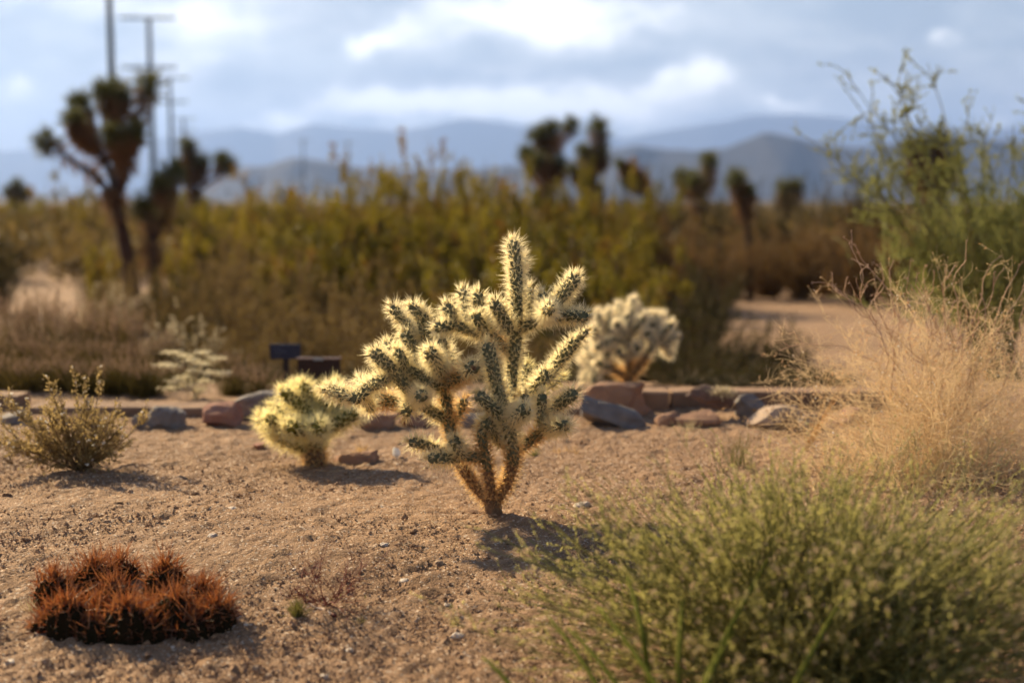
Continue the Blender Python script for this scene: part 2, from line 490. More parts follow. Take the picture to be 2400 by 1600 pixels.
M_['joshua_bark'] = mat('joshua_bark', (0.045, 0.024, 0.015), (0.075, 0.04, 0.025), 0.9, rnd='noise', scale=14, bump=0.8, bscale=40)
M_['pole'] = mat('utility_pole_wood', (0.045, 0.055, 0.05), (0.07, 0.08, 0.07), 0.85, rnd='noise', scale=3)
M_['insul'] = mat('insulator', (0.25, 0.27, 0.27), None, 0.3)
M_['sign_navy'] = mat('navy_sign_face', (0.018, 0.022, 0.045), (0.024, 0.028, 0.05), 0.45, rnd='noise', scale=20)
M_['sign_text'] = mat('faded_print', (0.10, 0.11, 0.15), None, 0.6)
M_['sign_brown'] = mat('dark_brown_sign', (0.022, 0.010, 0.008), (0.03, 0.014, 0.010), 0.5, rnd='noise', scale=20)
M_['sign_rim'] = mat('sign_rim', (0.16, 0.10, 0.07), None, 0.4)
M_['sign_post'] = mat('sign_post', (0.025, 0.02, 0.02), None, 0.6)
M_['hill'] = mat('desert_mountain', (0.022, 0.022, 0.026), (0.034, 0.033, 0.036), 0.95, rnd='noise', scale=0.004, detail=6)

# ------------------------------------------------------------------ ground
def axis(lo, hi, step, far_lo, far_hi, g=1.13):
    core = np.arange(lo, hi + step / 2, step)
    a = []; x, s = lo, step
    while x > far_lo: s *= g; x -= s; a.append(x)
    b = []; x, s = hi, step
    while x < far_hi: s *= g; x += s; b.append(x)
    a = a[::-1]
    if a: a[0] = far_lo
    if b: b[-1] = far_hi
    return np.concatenate([a, core, b])

gx = axis(-1.75, 1.75, 0.0105, -5900, 5900)
gy = axis(1.55, 4.6, 0.0105, -2900, 8400)
X, Y = np.meshgrid(gx, gy)
near = smoothstep(9, 5, np.hypot(X, Y - 2.5))
Z = gz(X, Y)
Z += near * (0.012 * vnoise(X * 5, Y * 5, 21) + 0.006 * vnoise(X * 25, Y * 25, 22) + 0.008 * np.abs(vnoise(X * 58, Y * 58, 23)) * 2)
Z += near * 0.010 * np.maximum(vnoise(X * 36 + 4, Y * 36, 24) - 0.12, 0) * 2
ny, nx = X.shape
V = np.stack([X, Y, Z], -1).reshape(-1, 3)
ii = (np.arange(ny - 1)[:, None] * nx + np.arange(nx - 1)[None, :]).ravel()
tri = np.concatenate([np.stack([ii, ii + 1, ii + nx + 1], -1), np.stack([ii, ii + nx + 1, ii + nx], -1)])
g = Geo(); g.add(V, tri)
tag(g.build('ground', M_['ground'], None, True), 'coarse tan granite sand covering the garden bed and desert floor', 'ground', kind='structure')

# loose grains on the sand bed
def bed_points(M, vlo, vhi):
    v = RNG.uniform(vlo, vhi, M); u = RNG.uniform(-80, 2480, M)
    D = CAMH * F / (v - 470) * 1.0
    x = (u - 1200) / F * D
    return np.stack([x, D, gz(x, D)], -1)

g = Geo()
p = bed_points(60000, 1010, 1640)
s = 0.0016 * np.exp(RNG.normal(0, 0.42, len(p)))
p[:, 2] += 0.004 * RNG.uniform(-0.6, 1.6, len(p))
g.grains(p, s)
p = bed_points(20000, 1100, 1640)
p[:, 2] += 0.003 + 0.004 * RNG.uniform(-0.5, 1.2, len(p))
g.grains(p, 0.0019 * np.exp(RNG.normal(0, 0.45, len(p))))
tag(g.build('sand_grains', M_['grain']), 'loose coarse grains and clods lying on the sand', 'gravel', kind='stuff')

# bits of straw and broken twig lying on the bed
n = 420
p = bed_points(n, 1020, 1620)
c0 = np.array([G(1157, 1208), G(735, 1091), G(190, 1108), G(1700, 1120)])
q = c0[RNG.integers(0, 4, 260)] + np.c_[RNG.normal(0, 0.13, 260), RNG.normal(-0.03, 0.09, 260), np.zeros(260)]
q[:, 2] = gz(q[:, 0], q[:, 1]); p = np.concatenate([p, q]); p[:, 2] += 0.006
A = wander(p, np.c_[RNG.normal(0, 1, (len(p), 2)), RNG.normal(0, 0.08, len(p))], RNG.uniform(0.006, 0.03, len(p)), 4, 0.12, 0.0)
g = Geo(); g.tubes(A, RNG.uniform(0.0004, 0.0010, (len(p), 1)))
tag(g.build('plant_litter', mat('straw_litter', (0.30, 0.18, 0.09), (0.60, 0.44, 0.26), 0.8)), 'bits of straw and broken twigs lying on the sand', 'litter', kind='stuff')

# ------------------------------------------------------------------ mountains
def ridge(name, pts, D, depth, seed, label, jag=0.05):
    us = np.linspace(-900, 3300, 280)
    vs = np.interp(us, [q[0] for q in pts], [q[1] for q in pts])
    top = np.array([P(u, v, D) for u, v in zip(us, vs)])
    rows = 26
    g = Geo(); V = []
    for r in range(rows):
        t = r / (rows - 1)               # 0 foot (near), 0.7 crest, 1 back foot
        tt = t / 0.7 if t <= 0.7 else (1 - t) / 0.3
        prof = tt ** 1.25
        dd = D - depth * (0.7 - t) if t <= 0.7 else D + depth * 0.5 * (t - 0.7)
        sc = dd / D
        x = top[:, 0] * (sc * 0.4 + 0.6); z = np.maximum(top[:, 2], 5) * prof
        rug = vnoise(x / (depth * 0.12), np.full_like(x, dd / (depth * 0.3)), seed) + 0.5 * vnoise(x / (depth * 0.05), np.full_like(x, dd / (depth * 0.12)), seed + 1)
        z = z + rug * top[:, 2].max() * jag * 4 * prof * (1 - prof) + top[:, 2].max() * jag * 0.35 * rug * prof
        y = dd + vnoise(x / (depth * 0.2), np.full_like(x, t * 3), seed + 2) * depth * 0.12 * (1 if 0 < t < 1 else 0)
        z = np.where((t == 0) | (t == 1), -6, z)
        V.append(np.stack([x, y, z], -1))
    V = np.stack(V); n = len(us)
    ii = (np.arange(rows - 1)[:, None] * n + np.arange(n - 1)[None, :]).ravel()
    g.add(V.reshape(-1, 3), np.concatenate([np.stack([ii, ii + 1, ii + n + 1], -1), np.stack([ii, ii + n + 1, ii + n], -1)]))
    return tag(g.build(name, M_['hill'], None, True), label, 'mountains', kind='structure')

ridge('far_mountain_range', [(-900, 400), (-300, 370), (0, 352), (200, 338), (380, 315), (470, 302), (560, 292), (650, 306), (730, 285), (820, 292), (930, 298), (1010, 290), (1085, 268), (1150, 279), (1225, 288), (1290, 282), (1380, 304), (1460, 318), (1540, 303), (1640, 288), (1760, 264), (1860, 258), (1960, 268), (2100, 285), (2300, 292), (2600, 300), (3300, 380)], 7200, 1000, 31, 'palest blue mountain range along the horizon under the clouds')
ridge('near_mountain_range', [(-900, 480), (200, 478), (400, 470), (480, 452), (540, 398), (610, 388), (690, 366), (760, 372), (840, 388), (930, 398), (1020, 404), (1150, 392), (1250, 380), (1340, 366), (1420, 346), (1500, 334), (1570, 346), (1640, 347), (1700, 346), (1760, 322), (1800, 303), (1850, 316), (1920, 332), (1990, 342), (2060, 338), (2180, 322), (2280, 314), (2400, 326), (2700, 350), (3300, 430)], 2100, 270, 47, 'darker blue mauve mountain range with pointed peak at right', 0.10)

# ------------------------------------------------------------------ utility poles
def utility_pole(u, D, vtop, arms, label, r=0.15, tilt=0.0):
    base = P(u, 470, D); zb = -0.4
    top = P(u, vtop, D)[2]
    t = thing('utility_pole', label, 'utility pole', (base[0], D, zb), 'line of utility poles')
    g = Geo(); h = top - zb
    zz = np.linspace(0, h, 7)
    line = np.stack([np.linspace(0, tilt * h, 7), np.zeros(7), zz], -1)
    g.tubes(line[None], np.linspace(r, r * 0.72, 7)[None], 10)
    g.build('pole', M_['pole'], t, True)
    for (va, half) in arms:
        z = P(u, va, D)[2] - zb; xo = tilt * z
        g = Geo(); g.tubes(np.array([[[xo - half, -r - 0.05, z], [xo, -r - 0.05, z], [xo + half, -r - 0.05, z]]]), 0.075, 4)
        a = g.build('crossarm', M_['pole'], t)
        for k in (-0.93, -0.5, 0.5, 0.93):
            g = Geo(); zz = np.array([0.06, 0.12, 0.18, 0.24, 0.27]); rr = np.array([0.025, 0.05, 0.035, 0.05, 0.02])
            ln = np.stack([np.full(5, xo + k * half), np.full(5, -r - 0.05), z + zz], -1)
            g.tubes(ln[None], rr[None], 6); g.build('insulator', M_['insul'], a)
    return t

utility_pole(272, 50, -120, [(-100, 1.5)], 'nearest and tallest dark utility pole rising behind the big tree, its top out of view', 0.14, -0.006)
utility_pole(362, 86, 40, [(44, 1.65), (160, 1.6)], 'second utility pole with a crossarm showing against the clouds', 0.19, -0.006)
utility_pole(405, 128, 180, [(184, 1.75), (240, 1.6)], 'third utility pole from the left, shorter behind the second', 0.2, -0.004)
utility_pole(434, 190, 276, [(280, 1.6), (305, 1.6)], 'small distant utility pole above the far tree crown', 0.22)
utility_pole(455, 300, 340, [(344, 1.6)], 'tiny farthest utility pole of the line', 0.2)
utility_pole(712, 330, 325, [(330, 1.8)], 'thin distant pole against the middle mountains', 0.2)
utility_pole(817, 360, 330, [(336, 1.8)], 'thin distant pole right of its neighbour before mountains', 0.2)

# ------------------------------------------------------------------ Joshua trees
def joshua(name, label, D, limbs, group='joshua trees', zbase=-0.4, rose=0.20, seed=1, leafn=240):
    """limbs: (list of (u, v, depth offset)), base radius px, tip radius px, has rosette, brown"""
    b0 = P(limbs[0][0][0][0], 470, D)
    t = thing(name, label, 'joshua tree', (b0[0], D, zbase), group)
    org = np.array([b0[0], D, zbase])
    k = px_at(D)
    ti = 0
    for (pts, r0, r1, ros, dead) in limbs:
        L = np.array([P(u, v, D + d) for (u, v, d) in pts]) - org
        if ti == 0: L[0, 2] = -0.05
        n = 4 * (len(L) - 1) + 1
        s = np.linspace(0, len(L) - 1, n); 
        L2 = np.stack([np.interp(s, np.arange(len(L)), L[:, c]) for c in range(3)], -1)
        # smooth corners
        for _ in range(2):
            L2[1:-1] = 0.25 * L2[:-2] + 0.5 * L2[1:-1] + 0.25 * L2[2:]
        R = np.linspace(r0, r1 * 0.7, n) * k * (0.92 if ti == 0 else 0.72) * (1 + 0.10 * RNG.normal(size=n))
        if ti == 0: R[0] *= 1.25
        g = Geo(); g.tubes(L2[None], R[None], 9)
        limb = g.build('trunk' if ti == 0 else 'limb', M_['joshua_bark'], t, True)
        # shaggy dead leaves pressed along the limb
        nd = int(34 * n * dead)
        if nd:
            p, d = spots(L2[None], nd, 0.25 if ti else 0.55, 1.0)
            out = unit(np.cross(d, RNG.normal(size=(nd, 3))))
            rr = np.interp(p[:, 2], np.sort(L2[:, 2]), np.full(n, r1 * k))
            g = Geo(); g.leaves(p + out * rr[:, None] * 0.8, out * 1.0 - d * 0.6 + RNG.normal(size=(nd, 3)) * 0.3, rose * RNG.uniform(0.5, 1.0, nd), 0.10 * rose)
            g.build('dead_leaves', M_['joshua_dead'], limb)
        if ros:
            c = L2[-1]; ax = unit(L2[-1] - L2[-3])
            g = Geo(); d = unit(rsphere(leafn) * 0.95 + ax * 0.55)
            bp = c + ax * RNG.uniform(-0.5, 0.25, leafn)[:, None] * rose + d * r1 * k * 0.5
            g.leaves(bp, d, 1.55 * rose * ros * RNG.uniform(0.55, 1.0, leafn), 0.085 * rose)
            g.build('leaf_rosette', M_['joshua_leaf'], limb)
        ti += 1
    return t

joshua('joshua_tree', 'large dark branching joshua tree in front of the tallest utility pole', 15.6, [
    ([(312, 695, 0), (300, 610, 0), (285, 530, 0), (268, 470, 0), (262, 440, 0)], 22, 18, 0, 0.5),
    ([(268, 462, 0), (222, 412, 0.1), (170, 378, 0.15), (112, 335, 0.2)], 13, 8, 1.0, 0.4),
    ([(272, 470, 0), (292, 420, 0), (298, 370, -0.1), (304, 320, -0.1), (326, 262, -0.05), (345, 208, 0)], 18, 9, 1.1, 0.9),
    ([(270, 450, 0), (248, 380, 0.2), (225, 335, 0.3), (198, 290, 0.3), (190, 250, 0.3)], 11, 8, 1.0, 1.0),
    ([(245, 372, 0.2), (205, 335, -0.1), (182, 312, -0.2), (172, 285, -0.2)], 9, 7, 0.8, 2.0),
    ([(282, 430, 0), (276, 350, 0.2), (272, 290, 0.2), (266, 222, 0.2)], 12, 8, 1.15, 1.0),
    ([(274, 310, 0.2), (256, 260, 0.0), (244, 226, 0.0)], 8, 7, 0.9, 0.8),
    ([(276, 300, 0.2), (288, 262, 0.3), (284, 232, 0.35)], 8, 7, 1.0, 0.8),
    ([(296, 385, 0), (276, 340, -0.3), (262, 318, -0.4)], 8, 7, 0.8, 1.5),
    ([(300, 350, -0.1), (312, 330, -0.3), (316, 312, -0.35)], 8, 7, 0.8, 1.5),
], rose=0.17)
joshua('joshua_tree', 'small young joshua tree with two green heads beside the large one', 14.8, [
    ([(362, 705, 0), (358, 620, 0), (356, 560, 0)], 17, 14, 0, 0.6),
    ([(357, 570, 0), (346, 520, 0), (340, 488, 0)], 12, 8, 1.0, 0.5),
    ([(358, 565, 0), (386, 520, 0.1), (394, 455, 0.1), (404, 412, 0.1)], 11, 8, 1.0, 0.8),
    ([(390, 480, 0.1), (380, 455, -0.1), (376, 440, -0.1)], 7, 6, 0.9, 0.8),
], rose=0.16)
joshua('joshua_tree', 'distant joshua tree with shaggy brown skirts right of the utility poles', 34, [
    ([(455, 560, 0), (456, 480, 0), (455, 440, 0)], 12, 10, 0, 1.0),
    ([(455, 450, 0), (440, 410, 0.3), (428, 392, 0.3)], 8, 5, 1.0, 1.5),
    ([(456, 445, 0), (470, 405, 0), (468, 382, 0)], 8, 6, 1.0, 2.0),
    ([(458, 450, 0), (490, 430, 0), (520, 405, 0), (534, 392, 0)], 6, 5, 1.0, 0.3),
    ([(455, 440, 0), (448, 380, 0), (440, 345, 0)], 6, 4, 0.9, 1.5),
    ([(505, 420, 0), (516, 395, 0), (518, 378, 0)], 5, 4, 0.9, 0.3),
], rose=0.27)
joshua('joshua_tree', 'tiny pointed dark joshua tree at the left edge horizon', 60, [
    ([(38, 520, 0), (40, 480, 0), (40, 450, 0), (40, 436, 0)], 7, 6, 1.0, 2.0),
    ([(40, 478, 0), (28, 465, 0), (22, 452, 0)], 6, 5, 1.0, 1.0),
    ([(40, 478, 0), (52, 466, 0), (58, 455, 0)], 6, 5, 1.0, 1.0),
], rose=0.33)
joshua('joshua_tree', 'multi headed joshua tree at centre standing against the pale mountains', 26, [
    ([(1282, 590, 0), (1280, 480, 0), (1278, 420, 0)], 16, 14, 0, 1.0),
    ([(1278, 430, 0), (1288, 370, 0), (1270, 340, 0), (1262, 322, 0)], 12, 8, 1.0, 1.0),
    ([(1284, 385, 0), (1302, 345, 0.3), (1322, 320, 0.4), (1336, 298, 0.4)], 9, 7, 0.9, 0.5),
    ([(1288, 372, 0), (1290, 330, 0), (1292, 306, 0)], 9, 7, 0.9, 0.6),
    ([(1276, 430, 0), (1252, 395, -0.3), (1236, 364, -0.3)], 9, 7, 0.8, 1.2),
    ([(1284, 420, 0), (1276, 390, -0.5), (1262, 378, -0.6)], 9, 8, 0.8, 1.8),
    ([(1284, 440, 0), (1308, 412, -0.5), (1310, 385, -0.5)], 9, 7, 0.7, 1.6),
], rose=0.22)
joshua('joshua_tree', 'forked joshua tree with one tall round head right of centre', 25, [
    ([(1394, 590, 0), (1394, 480, 0), (1392, 430, 0)], 14, 12, 0, 1.0),
    ([(1392, 435, 0), (1398, 370, 0), (1402, 330, 0), (1402, 306, 0)], 11, 8, 1.1, 0.5),
    ([(1392, 430, 0), (1382, 392, 0), (1372, 362, 0)], 10, 7, 0.9, 1.0),
    ([(1396, 410, 0), (1406, 384, 0), (1406, 366, 0)], 8, 7, 0.9, 1.0),
    ([(1388, 450, 0), (1360, 415, 0), (1345, 400, 0)], 9, 6, 0.5, 1.6),
], rose=0.22)
joshua('joshua_tree', 'leaning brown dead headed joshua tree right of the forked one', 24, [
    ([(1530, 600, 0), (1526, 500, 0), (1510, 440, 0), (1480, 408, 0), (1458, 388, 0)], 14, 9, 0.4, 2.0),
    ([(1512, 450, 0), (1500, 430, 0), (1478, 428, 0)], 9, 7, 0.7, 1.6),
], rose=0.22)
joshua('joshua_tree', 'joshua tree with a dark column head and rounded side heads', 22, [
    ([(1640, 620, 0), (1640, 520, 0), (1640, 460, 0)], 15, 13, 0, 1.0),
    ([(1640, 470, 0), (1656, 440, 0), (1662, 405, 0), (1662, 382, 0)], 11, 9, 0.8, 0.6),
    ([(1638, 470, 0), (1612, 440, 0), (1602, 420, 0)], 10, 8, 0.9, 2.0),
    ([(1640, 465, 0), (1634, 440, -0.4), (1630, 428, -0.4)], 9, 8, 0.9, 1.0),
], rose=0.19)
joshua('joshua_tree', 'thin single trunk joshua tree with a leaning club head', 15, [
    ([(1758, 705, 0), (1757, 600, 0), (1750, 520, 0), (1742, 478, 0), (1726, 424, 0)], 9, 8, 1.0, 1.0),
    ([(1742, 478, 0), (1750, 462, 0), (1752, 452, 0)], 7, 6, 0.6, 1.0),
], rose=0.14)
joshua('joshua_tree', 'low brown joshua tree before the pointed peak foothills', 30, [
    ([(1845, 560, 0), (1845, 480, 0), (1840, 445, 0)], 12, 9, 0.9, 2.0),
    ([(1845, 480, 0), (1860, 456, 0), (1866, 440, 0)], 9, 7, 0.7, 2.0),
], rose=0.25)
joshua('joshua_tree', 'dark joshua tree half hidden behind the tall green broom bush', 18, [
    ([(2180, 640, 0), (2185, 520, 0), (2186, 440, 0)], 16, 14, 0, 1.0),
    ([(2186, 450, 0), (2194, 390, 0), (2196, 340, 0)], 12, 9, 1.2, 1.2),
    ([(2184, 450, 0), (2160, 400, 0), (2142, 352, 0)], 11, 9, 1.0, 1.4),
    ([(2188, 460, 0), (2214, 425, 0), (2220, 400, 0)], 10, 8, 1.0, 1.4),
    ([(2184, 460, 0), (2160, 430, 0.3), (2146, 420, 0.3)], 10, 8, 1.0, 1.4),
], rose=0.2)

# ------------------------------------------------------------------ background shrubs
def shrub_meshes(kind, seed):
    """unit shrub: radius about 0.5, height 1.0, standing on z = 0"""
    st = Geo(); lf = Geo(); ex = None
    if kind == 'creosote':
        M = 26
        d = unit(np.stack([RNG.normal(0, 0.42, M), RNG.normal(0, 0.42, M), np.ones(M)], -1))
        A = wander(np.c_[RNG.normal(0, 0.05, (M, 2)), np.full(M, -0.02)], d, RNG.uniform(0.42, 1.04, M), 7, 0.12, 0.02)
        st.tubes(A, np.linspace(0.011, 0.004, 7))
        p, dd = spots(A, 85, 0.2, 1.0)
        B = wander(p, dd + rsphere(85) * 1.0, RNG.uniform(0.10, 0.26, 85), 4, 0.15, 0.04)
        st.tubes(B, np.linspace(0.004, 0.002, 4))
        p, dd = spots(B, 5200, 0.55, 1.0)
        lf.leaves(p + RNG.normal(0, 0.034, p.shape), dd * 0.4 + rsphere(5200) * 1.2, RNG.uniform(0.022, 0.044, 5200), 0.022)
        p, dd = spots(A, 900, 0.05, 0.6)
        lf.leaves(p + RNG.normal(0, 0.05, p.shape), dd + rsphere(900) * 1.2, RNG.uniform(0.03, 0.06, 900), 0.024)
    elif kind == 'airy':
        M = 9
        d = unit(np.stack([RNG.normal(0, 0.35, M), RNG.normal(0, 0.35, M), np.ones(M)], -1))
        A = wander(np.c_[RNG.normal(0, 0.04, (M, 2)), np.full(M, -0.02)], d, RNG.uniform(0.8, 1.05, M), 8, 0.08, 0.0)
        st.tubes(A, np.linspace(0.009, 0.003, 8))
        p, dd = spots(A, 50, 0.45, 1.0)
        B = wander(p, dd + rsphere(50) * 0.9, RNG.uniform(0.10, 0.2, 50), 4, 0.15, 0.03)
        st.tubes(B, np.linspace(0.003, 0.0015, 4))
        p, dd = spots(B, 480, 0.3, 1.0)
        lf.leaves(p, dd + rsphere(480) * 1.2, RNG.uniform(0.025, 0.05, 480), 0.024)
    elif kind == 'mound':
        M = 90
        d = unit(np.stack([RNG.normal(0, 0.75, M), RNG.normal(0, 0.75, M), np.ones(M)], -1))
        A = wander(np.c_[RNG.normal(0, 0.07, (M, 2)), np.full(M, -0.02)], d, RNG.uniform(0.40, 1.02, M), 6, 0.12, 0.05)
        st.tubes(A, np.linspace(0.007, 0.003, 6))
        p, dd = spots(A, 420, 0.3, 1.0)
        B = wander(p, dd + rsphere(420) * 0.6, RNG.uniform(0.08, 0.2, 420), 4, 0.12, 0.04)
        st.tubes(B, np.linspace(0.003, 0.0015, 4))
        p, dd = spots(B, 5200, 0.0, 1.0)
        lf.leaves(p + RNG.normal(0, 0.010, p.shape), dd + rsphere(5200) * 0.7, RNG.uniform(0.025, 0.06, 5200), 0.013)
        p, dd = spots(A, 1500, 0.05, 0.7)
        lf.leaves(p + RNG.normal(0, 0.03, p.shape), dd + rsphere(1500) * 0.7, RNG.uniform(0.03, 0.07, 1500), 0.014)
    elif kind == 'grass':
        M = 520
        d = unit(np.stack([RNG.normal(0, 0.28, M), RNG.normal(0, 0.28, M), np.ones(M)], -1))
        A = wander(np.c_[RNG.normal(0, 0.13, (M, 2)), np.full(M, -0.02)], d, RNG.uniform(0.45, 0.95, M), 6, 0.05, -0.03)
        lf.tubes(A, np.linspace(0.0055, 0.0012, 6), 2)
        M = 70
        d = unit(np.stack([RNG.normal(0, 0.22, M), RNG.normal(0, 0.22, M), np.ones(M)], -1))
        B = wander(np.c_[RNG.normal(0, 0.10, (M, 2)), np.full(M, -0.02)], d, RNG.uniform(0.8, 1.08, M), 6, 0.04, -0.02)
        st.tubes(B, np.linspace(0.004, 0.002, 6))
        ex = Geo(); p, dd = spots(B, 2600, 0.72, 1.0)
        ex.leaves(p, dd + rsphere(2600) * 0.45, RNG.uniform(0.02, 0.05, 2600), 0.008)
    return st, lf, ex

KINDS = {  # mesh kind, leaf material, stem material, extra material, name, category
    'creosote': ('creosote', 'creo_leaf', 'creo_stem', None, 'creosote_bush', 'shrub'),
    'airy': ('airy', 'creo_leaf', 'creo_stem', None, 'wispy_shrub', 'shrub'),
    'brown': ('mound', 'brown_leaf', 'left_twig', None, 'brown_shrub', 'shrub'),
    'rust': ('mound', 'rust_leaf', 'left_twig', None, 'rusty_shrub', 'shrub'),
    'dark': ('mound', 'dark_leaf', 'creo_stem', None, 'dark_shrub', 'shrub'),
    'grey': ('mound', 'grey_leaf', 'left_twig', None, 'grey_shrub', 'shrub'),
    'grass': ('grass', 'grass', 'grass', 'plume', 'bunch_grass', 'grass clump'),
}
VAR = {}
def shrub(kind, u, vtop, D, wpx, label, group):
    mk, lm, sm, em, name, cat = KINDS[kind]
    vi = random.randrange(3)
    key = (kind, vi)
    if key not in VAR:
        st, lf, ex = shrub_meshes(mk, vi)
        VAR[key] = (st.mesh('stems', M_[sm]), lf.mesh('foliage', M_[lm]), ex.mesh('plumes', M_[em]) if ex else None)
    a, b, c = VAR[key]
    base = P(u, 470, D); zb = float(gz(base[0], D))
    h = P(u, vtop, D)[2] - zb
    t = thing(name, label, cat, (base[0], D, zb - 0.01), group, random.uniform(0, 6.28))
    w = wpx * px_at(D) * 0.95
    t.scale = (w, w, h * (1.22 if kind == 'creosote' or (kind == 'dark' and D > 15) else 0.98 if kind == 'airy' else 1.16))
    link('stems', a, t); link('foliage', b, t)
    if c: link('plumes', c, t)
    return t

rows = [
 ('creosote', 'olive green back row creosote bush', 'back row creosote bushes',
  [(30, 488, 24, 150), (150, 470, 25, 130), (215, 455, 22, 120), (420, 480, 21, 160), (530, 492, 19, 140), (610, 468, 16, 150), (700, 440, 14, 170), (765, 462, 14, 130), (830, 418, 13.5, 150), (905, 402, 14, 130), (985, 420, 14, 150), (1060, 408, 13.5, 150), (1130, 436, 13, 150), (1200, 418, 13, 150), (1290, 448, 13, 170), (1370, 432, 13, 150), (1440, 462, 13.5, 150), (1520, 450, 14, 140), (475, 506, 15, 130), (570, 508, 13, 120)]),
 ('creosote', 'yellow green middle row creosote bush', 'middle row creosote bushes',
  [(660, 560, 10.8, 200), (770, 530, 10.5, 220), (890, 520, 10.4, 230), (1010, 505, 10.2, 230), (1140, 510, 10, 240), (1270, 520, 9.8, 240), (1390, 540, 9.8, 220), (1490, 560, 10, 190), (225, 560, 11.5, 90), (430, 560, 11, 130)]),
 ('creosote', 'front row green creosote bush', 'front row creosote bushes',
  [(1040, 610, 8.2, 220), (1180, 630, 8, 230), (1320, 640, 7.8, 220), (1430, 650, 7.6, 190), (1540, 650, 8.2, 170)]),
 ('dark', 'far dark green bush', 'far dark bushes under the mountains',
  [(1435, 432, 20, 110), (1500, 446, 21, 120), (1570, 440, 20, 110), (1700, 442, 21, 120), (1790, 452, 20, 110), (1895, 440, 20, 120), (1970, 430, 19, 120), (2050, 440, 19, 120), (60, 470, 26, 110), (330, 470, 24, 110), (560, 462, 24, 100), (650, 440, 22, 110), (1180, 425, 20, 110), (1340, 428, 19, 100)]),
 ('airy', 'wispy tall sprigs', 'wispy sprigs against the mountains',
  [(855, 368, 14.5, 110), (925, 372, 15, 120), (1030, 348, 15, 140), (1085, 352, 15.5, 120), (1150, 392, 14, 110), (975, 362, 15, 110), (740, 412, 15, 100), (1460, 420, 15, 100), (600, 440, 15, 100)]),
 ('brown', 'brown olive mounded shrub', 'brown shrubs behind the timber edging',
  [(440, 640, 8.6, 150), (520, 590, 9, 180), (610, 620, 8.4, 190), (710, 620, 8, 200), (820, 650, 7.6, 200), (560, 720, 6.6, 180), (660, 730, 6.3, 190), (770, 740, 6.2, 190), (880, 720, 6.6, 190), (980, 740, 6.5, 190), (1090, 760, 6.5, 180), (620, 800, 5.7, 150), (560, 810, 5.6, 130), (840, 810, 5.8, 150), (1250, 760, 6.4, 170)]),
 ('rust', 'rusty brown shrub', 'rusty shrubs at right',
  [(1570, 505, 14, 170), (1650, 520, 13, 160), (1720, 545, 15, 150), (1800, 515, 15.5, 170), (1880, 525, 15, 160), (1950, 500, 16, 170), (2030, 520, 14, 170), (2110, 500, 15, 170), (2230, 510, 14, 180), (2350, 500, 14, 180)]),
 ('dark', 'dark olive shrub', 'dark shrubs at right',
  [(1590, 640, 9, 170), (1660, 600, 10, 150), (1540, 710, 7.4, 150), (1640, 720, 7.8, 150), (1740, 745, 8, 140), (1840, 755, 8.4, 130), (1600, 790, 6.2, 150), (1690, 810, 6.0, 150), (1790, 830, 5.8, 150), (1900, 850, 5.5, 140), (1420, 800, 6.0, 120), (1330, 740, 6.8, 140)]),
 ('dark', 'dark shadowy shrub', 'dark shrubs at left',
  [(-10, 560, 13, 90), (225, 600, 12.5, 90), (400, 640, 10.4, 120), (10, 520, 19, 110), (460, 700, 7.4, 130)]),
 ('grass', 'plumed olive bunch grass', 'bunch grasses at left',
  [(15, 720, 6.0, 170), (85, 700, 6.2, 160), (150, 730, 5.9, 150), (215, 720, 6.1, 150), (285, 745, 5.8, 150), (50, 790, 5.4, 140), (130, 800, 5.3, 140), (215, 800, 5.3, 140), (300, 810, 5.2, 130), (370, 790, 5.7, 130), (-40, 760, 5.6, 160), (530, 830, 5.3, 110), (600, 850, 5.2, 100)]),
 ('grass', 'low bunch grass by the timber', 'grasses behind the left timber',
  [(-20, 830, 4.85, 150), (50, 845, 4.75, 140), (120, 835, 4.8, 150), (190, 850, 4.75, 140), (260, 840, 4.8, 150), (330, 850, 4.75, 140), (390, 850, 4.95, 120), (540, 860, 4.75, 120), (600, 870, 4.7, 110), (660, 880, 5.1, 110)]),
 ('dark', 'added dark low shrub filling shade by the timber', 'added low shrubs filling shade behind the timber',  # added row: its dark leaf colour stands in for shade behind the timber
  [(20, 850, 5.0, 180), (160, 850, 5.1, 180), (300, 860, 5.0, 180), (440, 860, 5.2, 170), (570, 850, 5.2, 170), (860, 850, 5.1, 170), (970, 860, 5.0, 170), (1080, 850, 5.1, 170), (1190, 850, 5.2, 170), (1310, 850, 5.3, 150), (1620, 860, 5.0, 150), (1720, 870, 4.95, 150), (1830, 870, 4.9, 150), (1950, 860, 5.0, 150)]),
 ('brown', 'olive brown gap shrub', 'shrubs filling the flat at left',
  [(300, 640, 11, 150), (480, 610, 11, 160), (570, 560, 12, 160), (250, 690, 8.4, 130), (470, 780, 5.9, 140), (900, 640, 8.2, 180), (1000, 680, 7.4, 180)]),
]
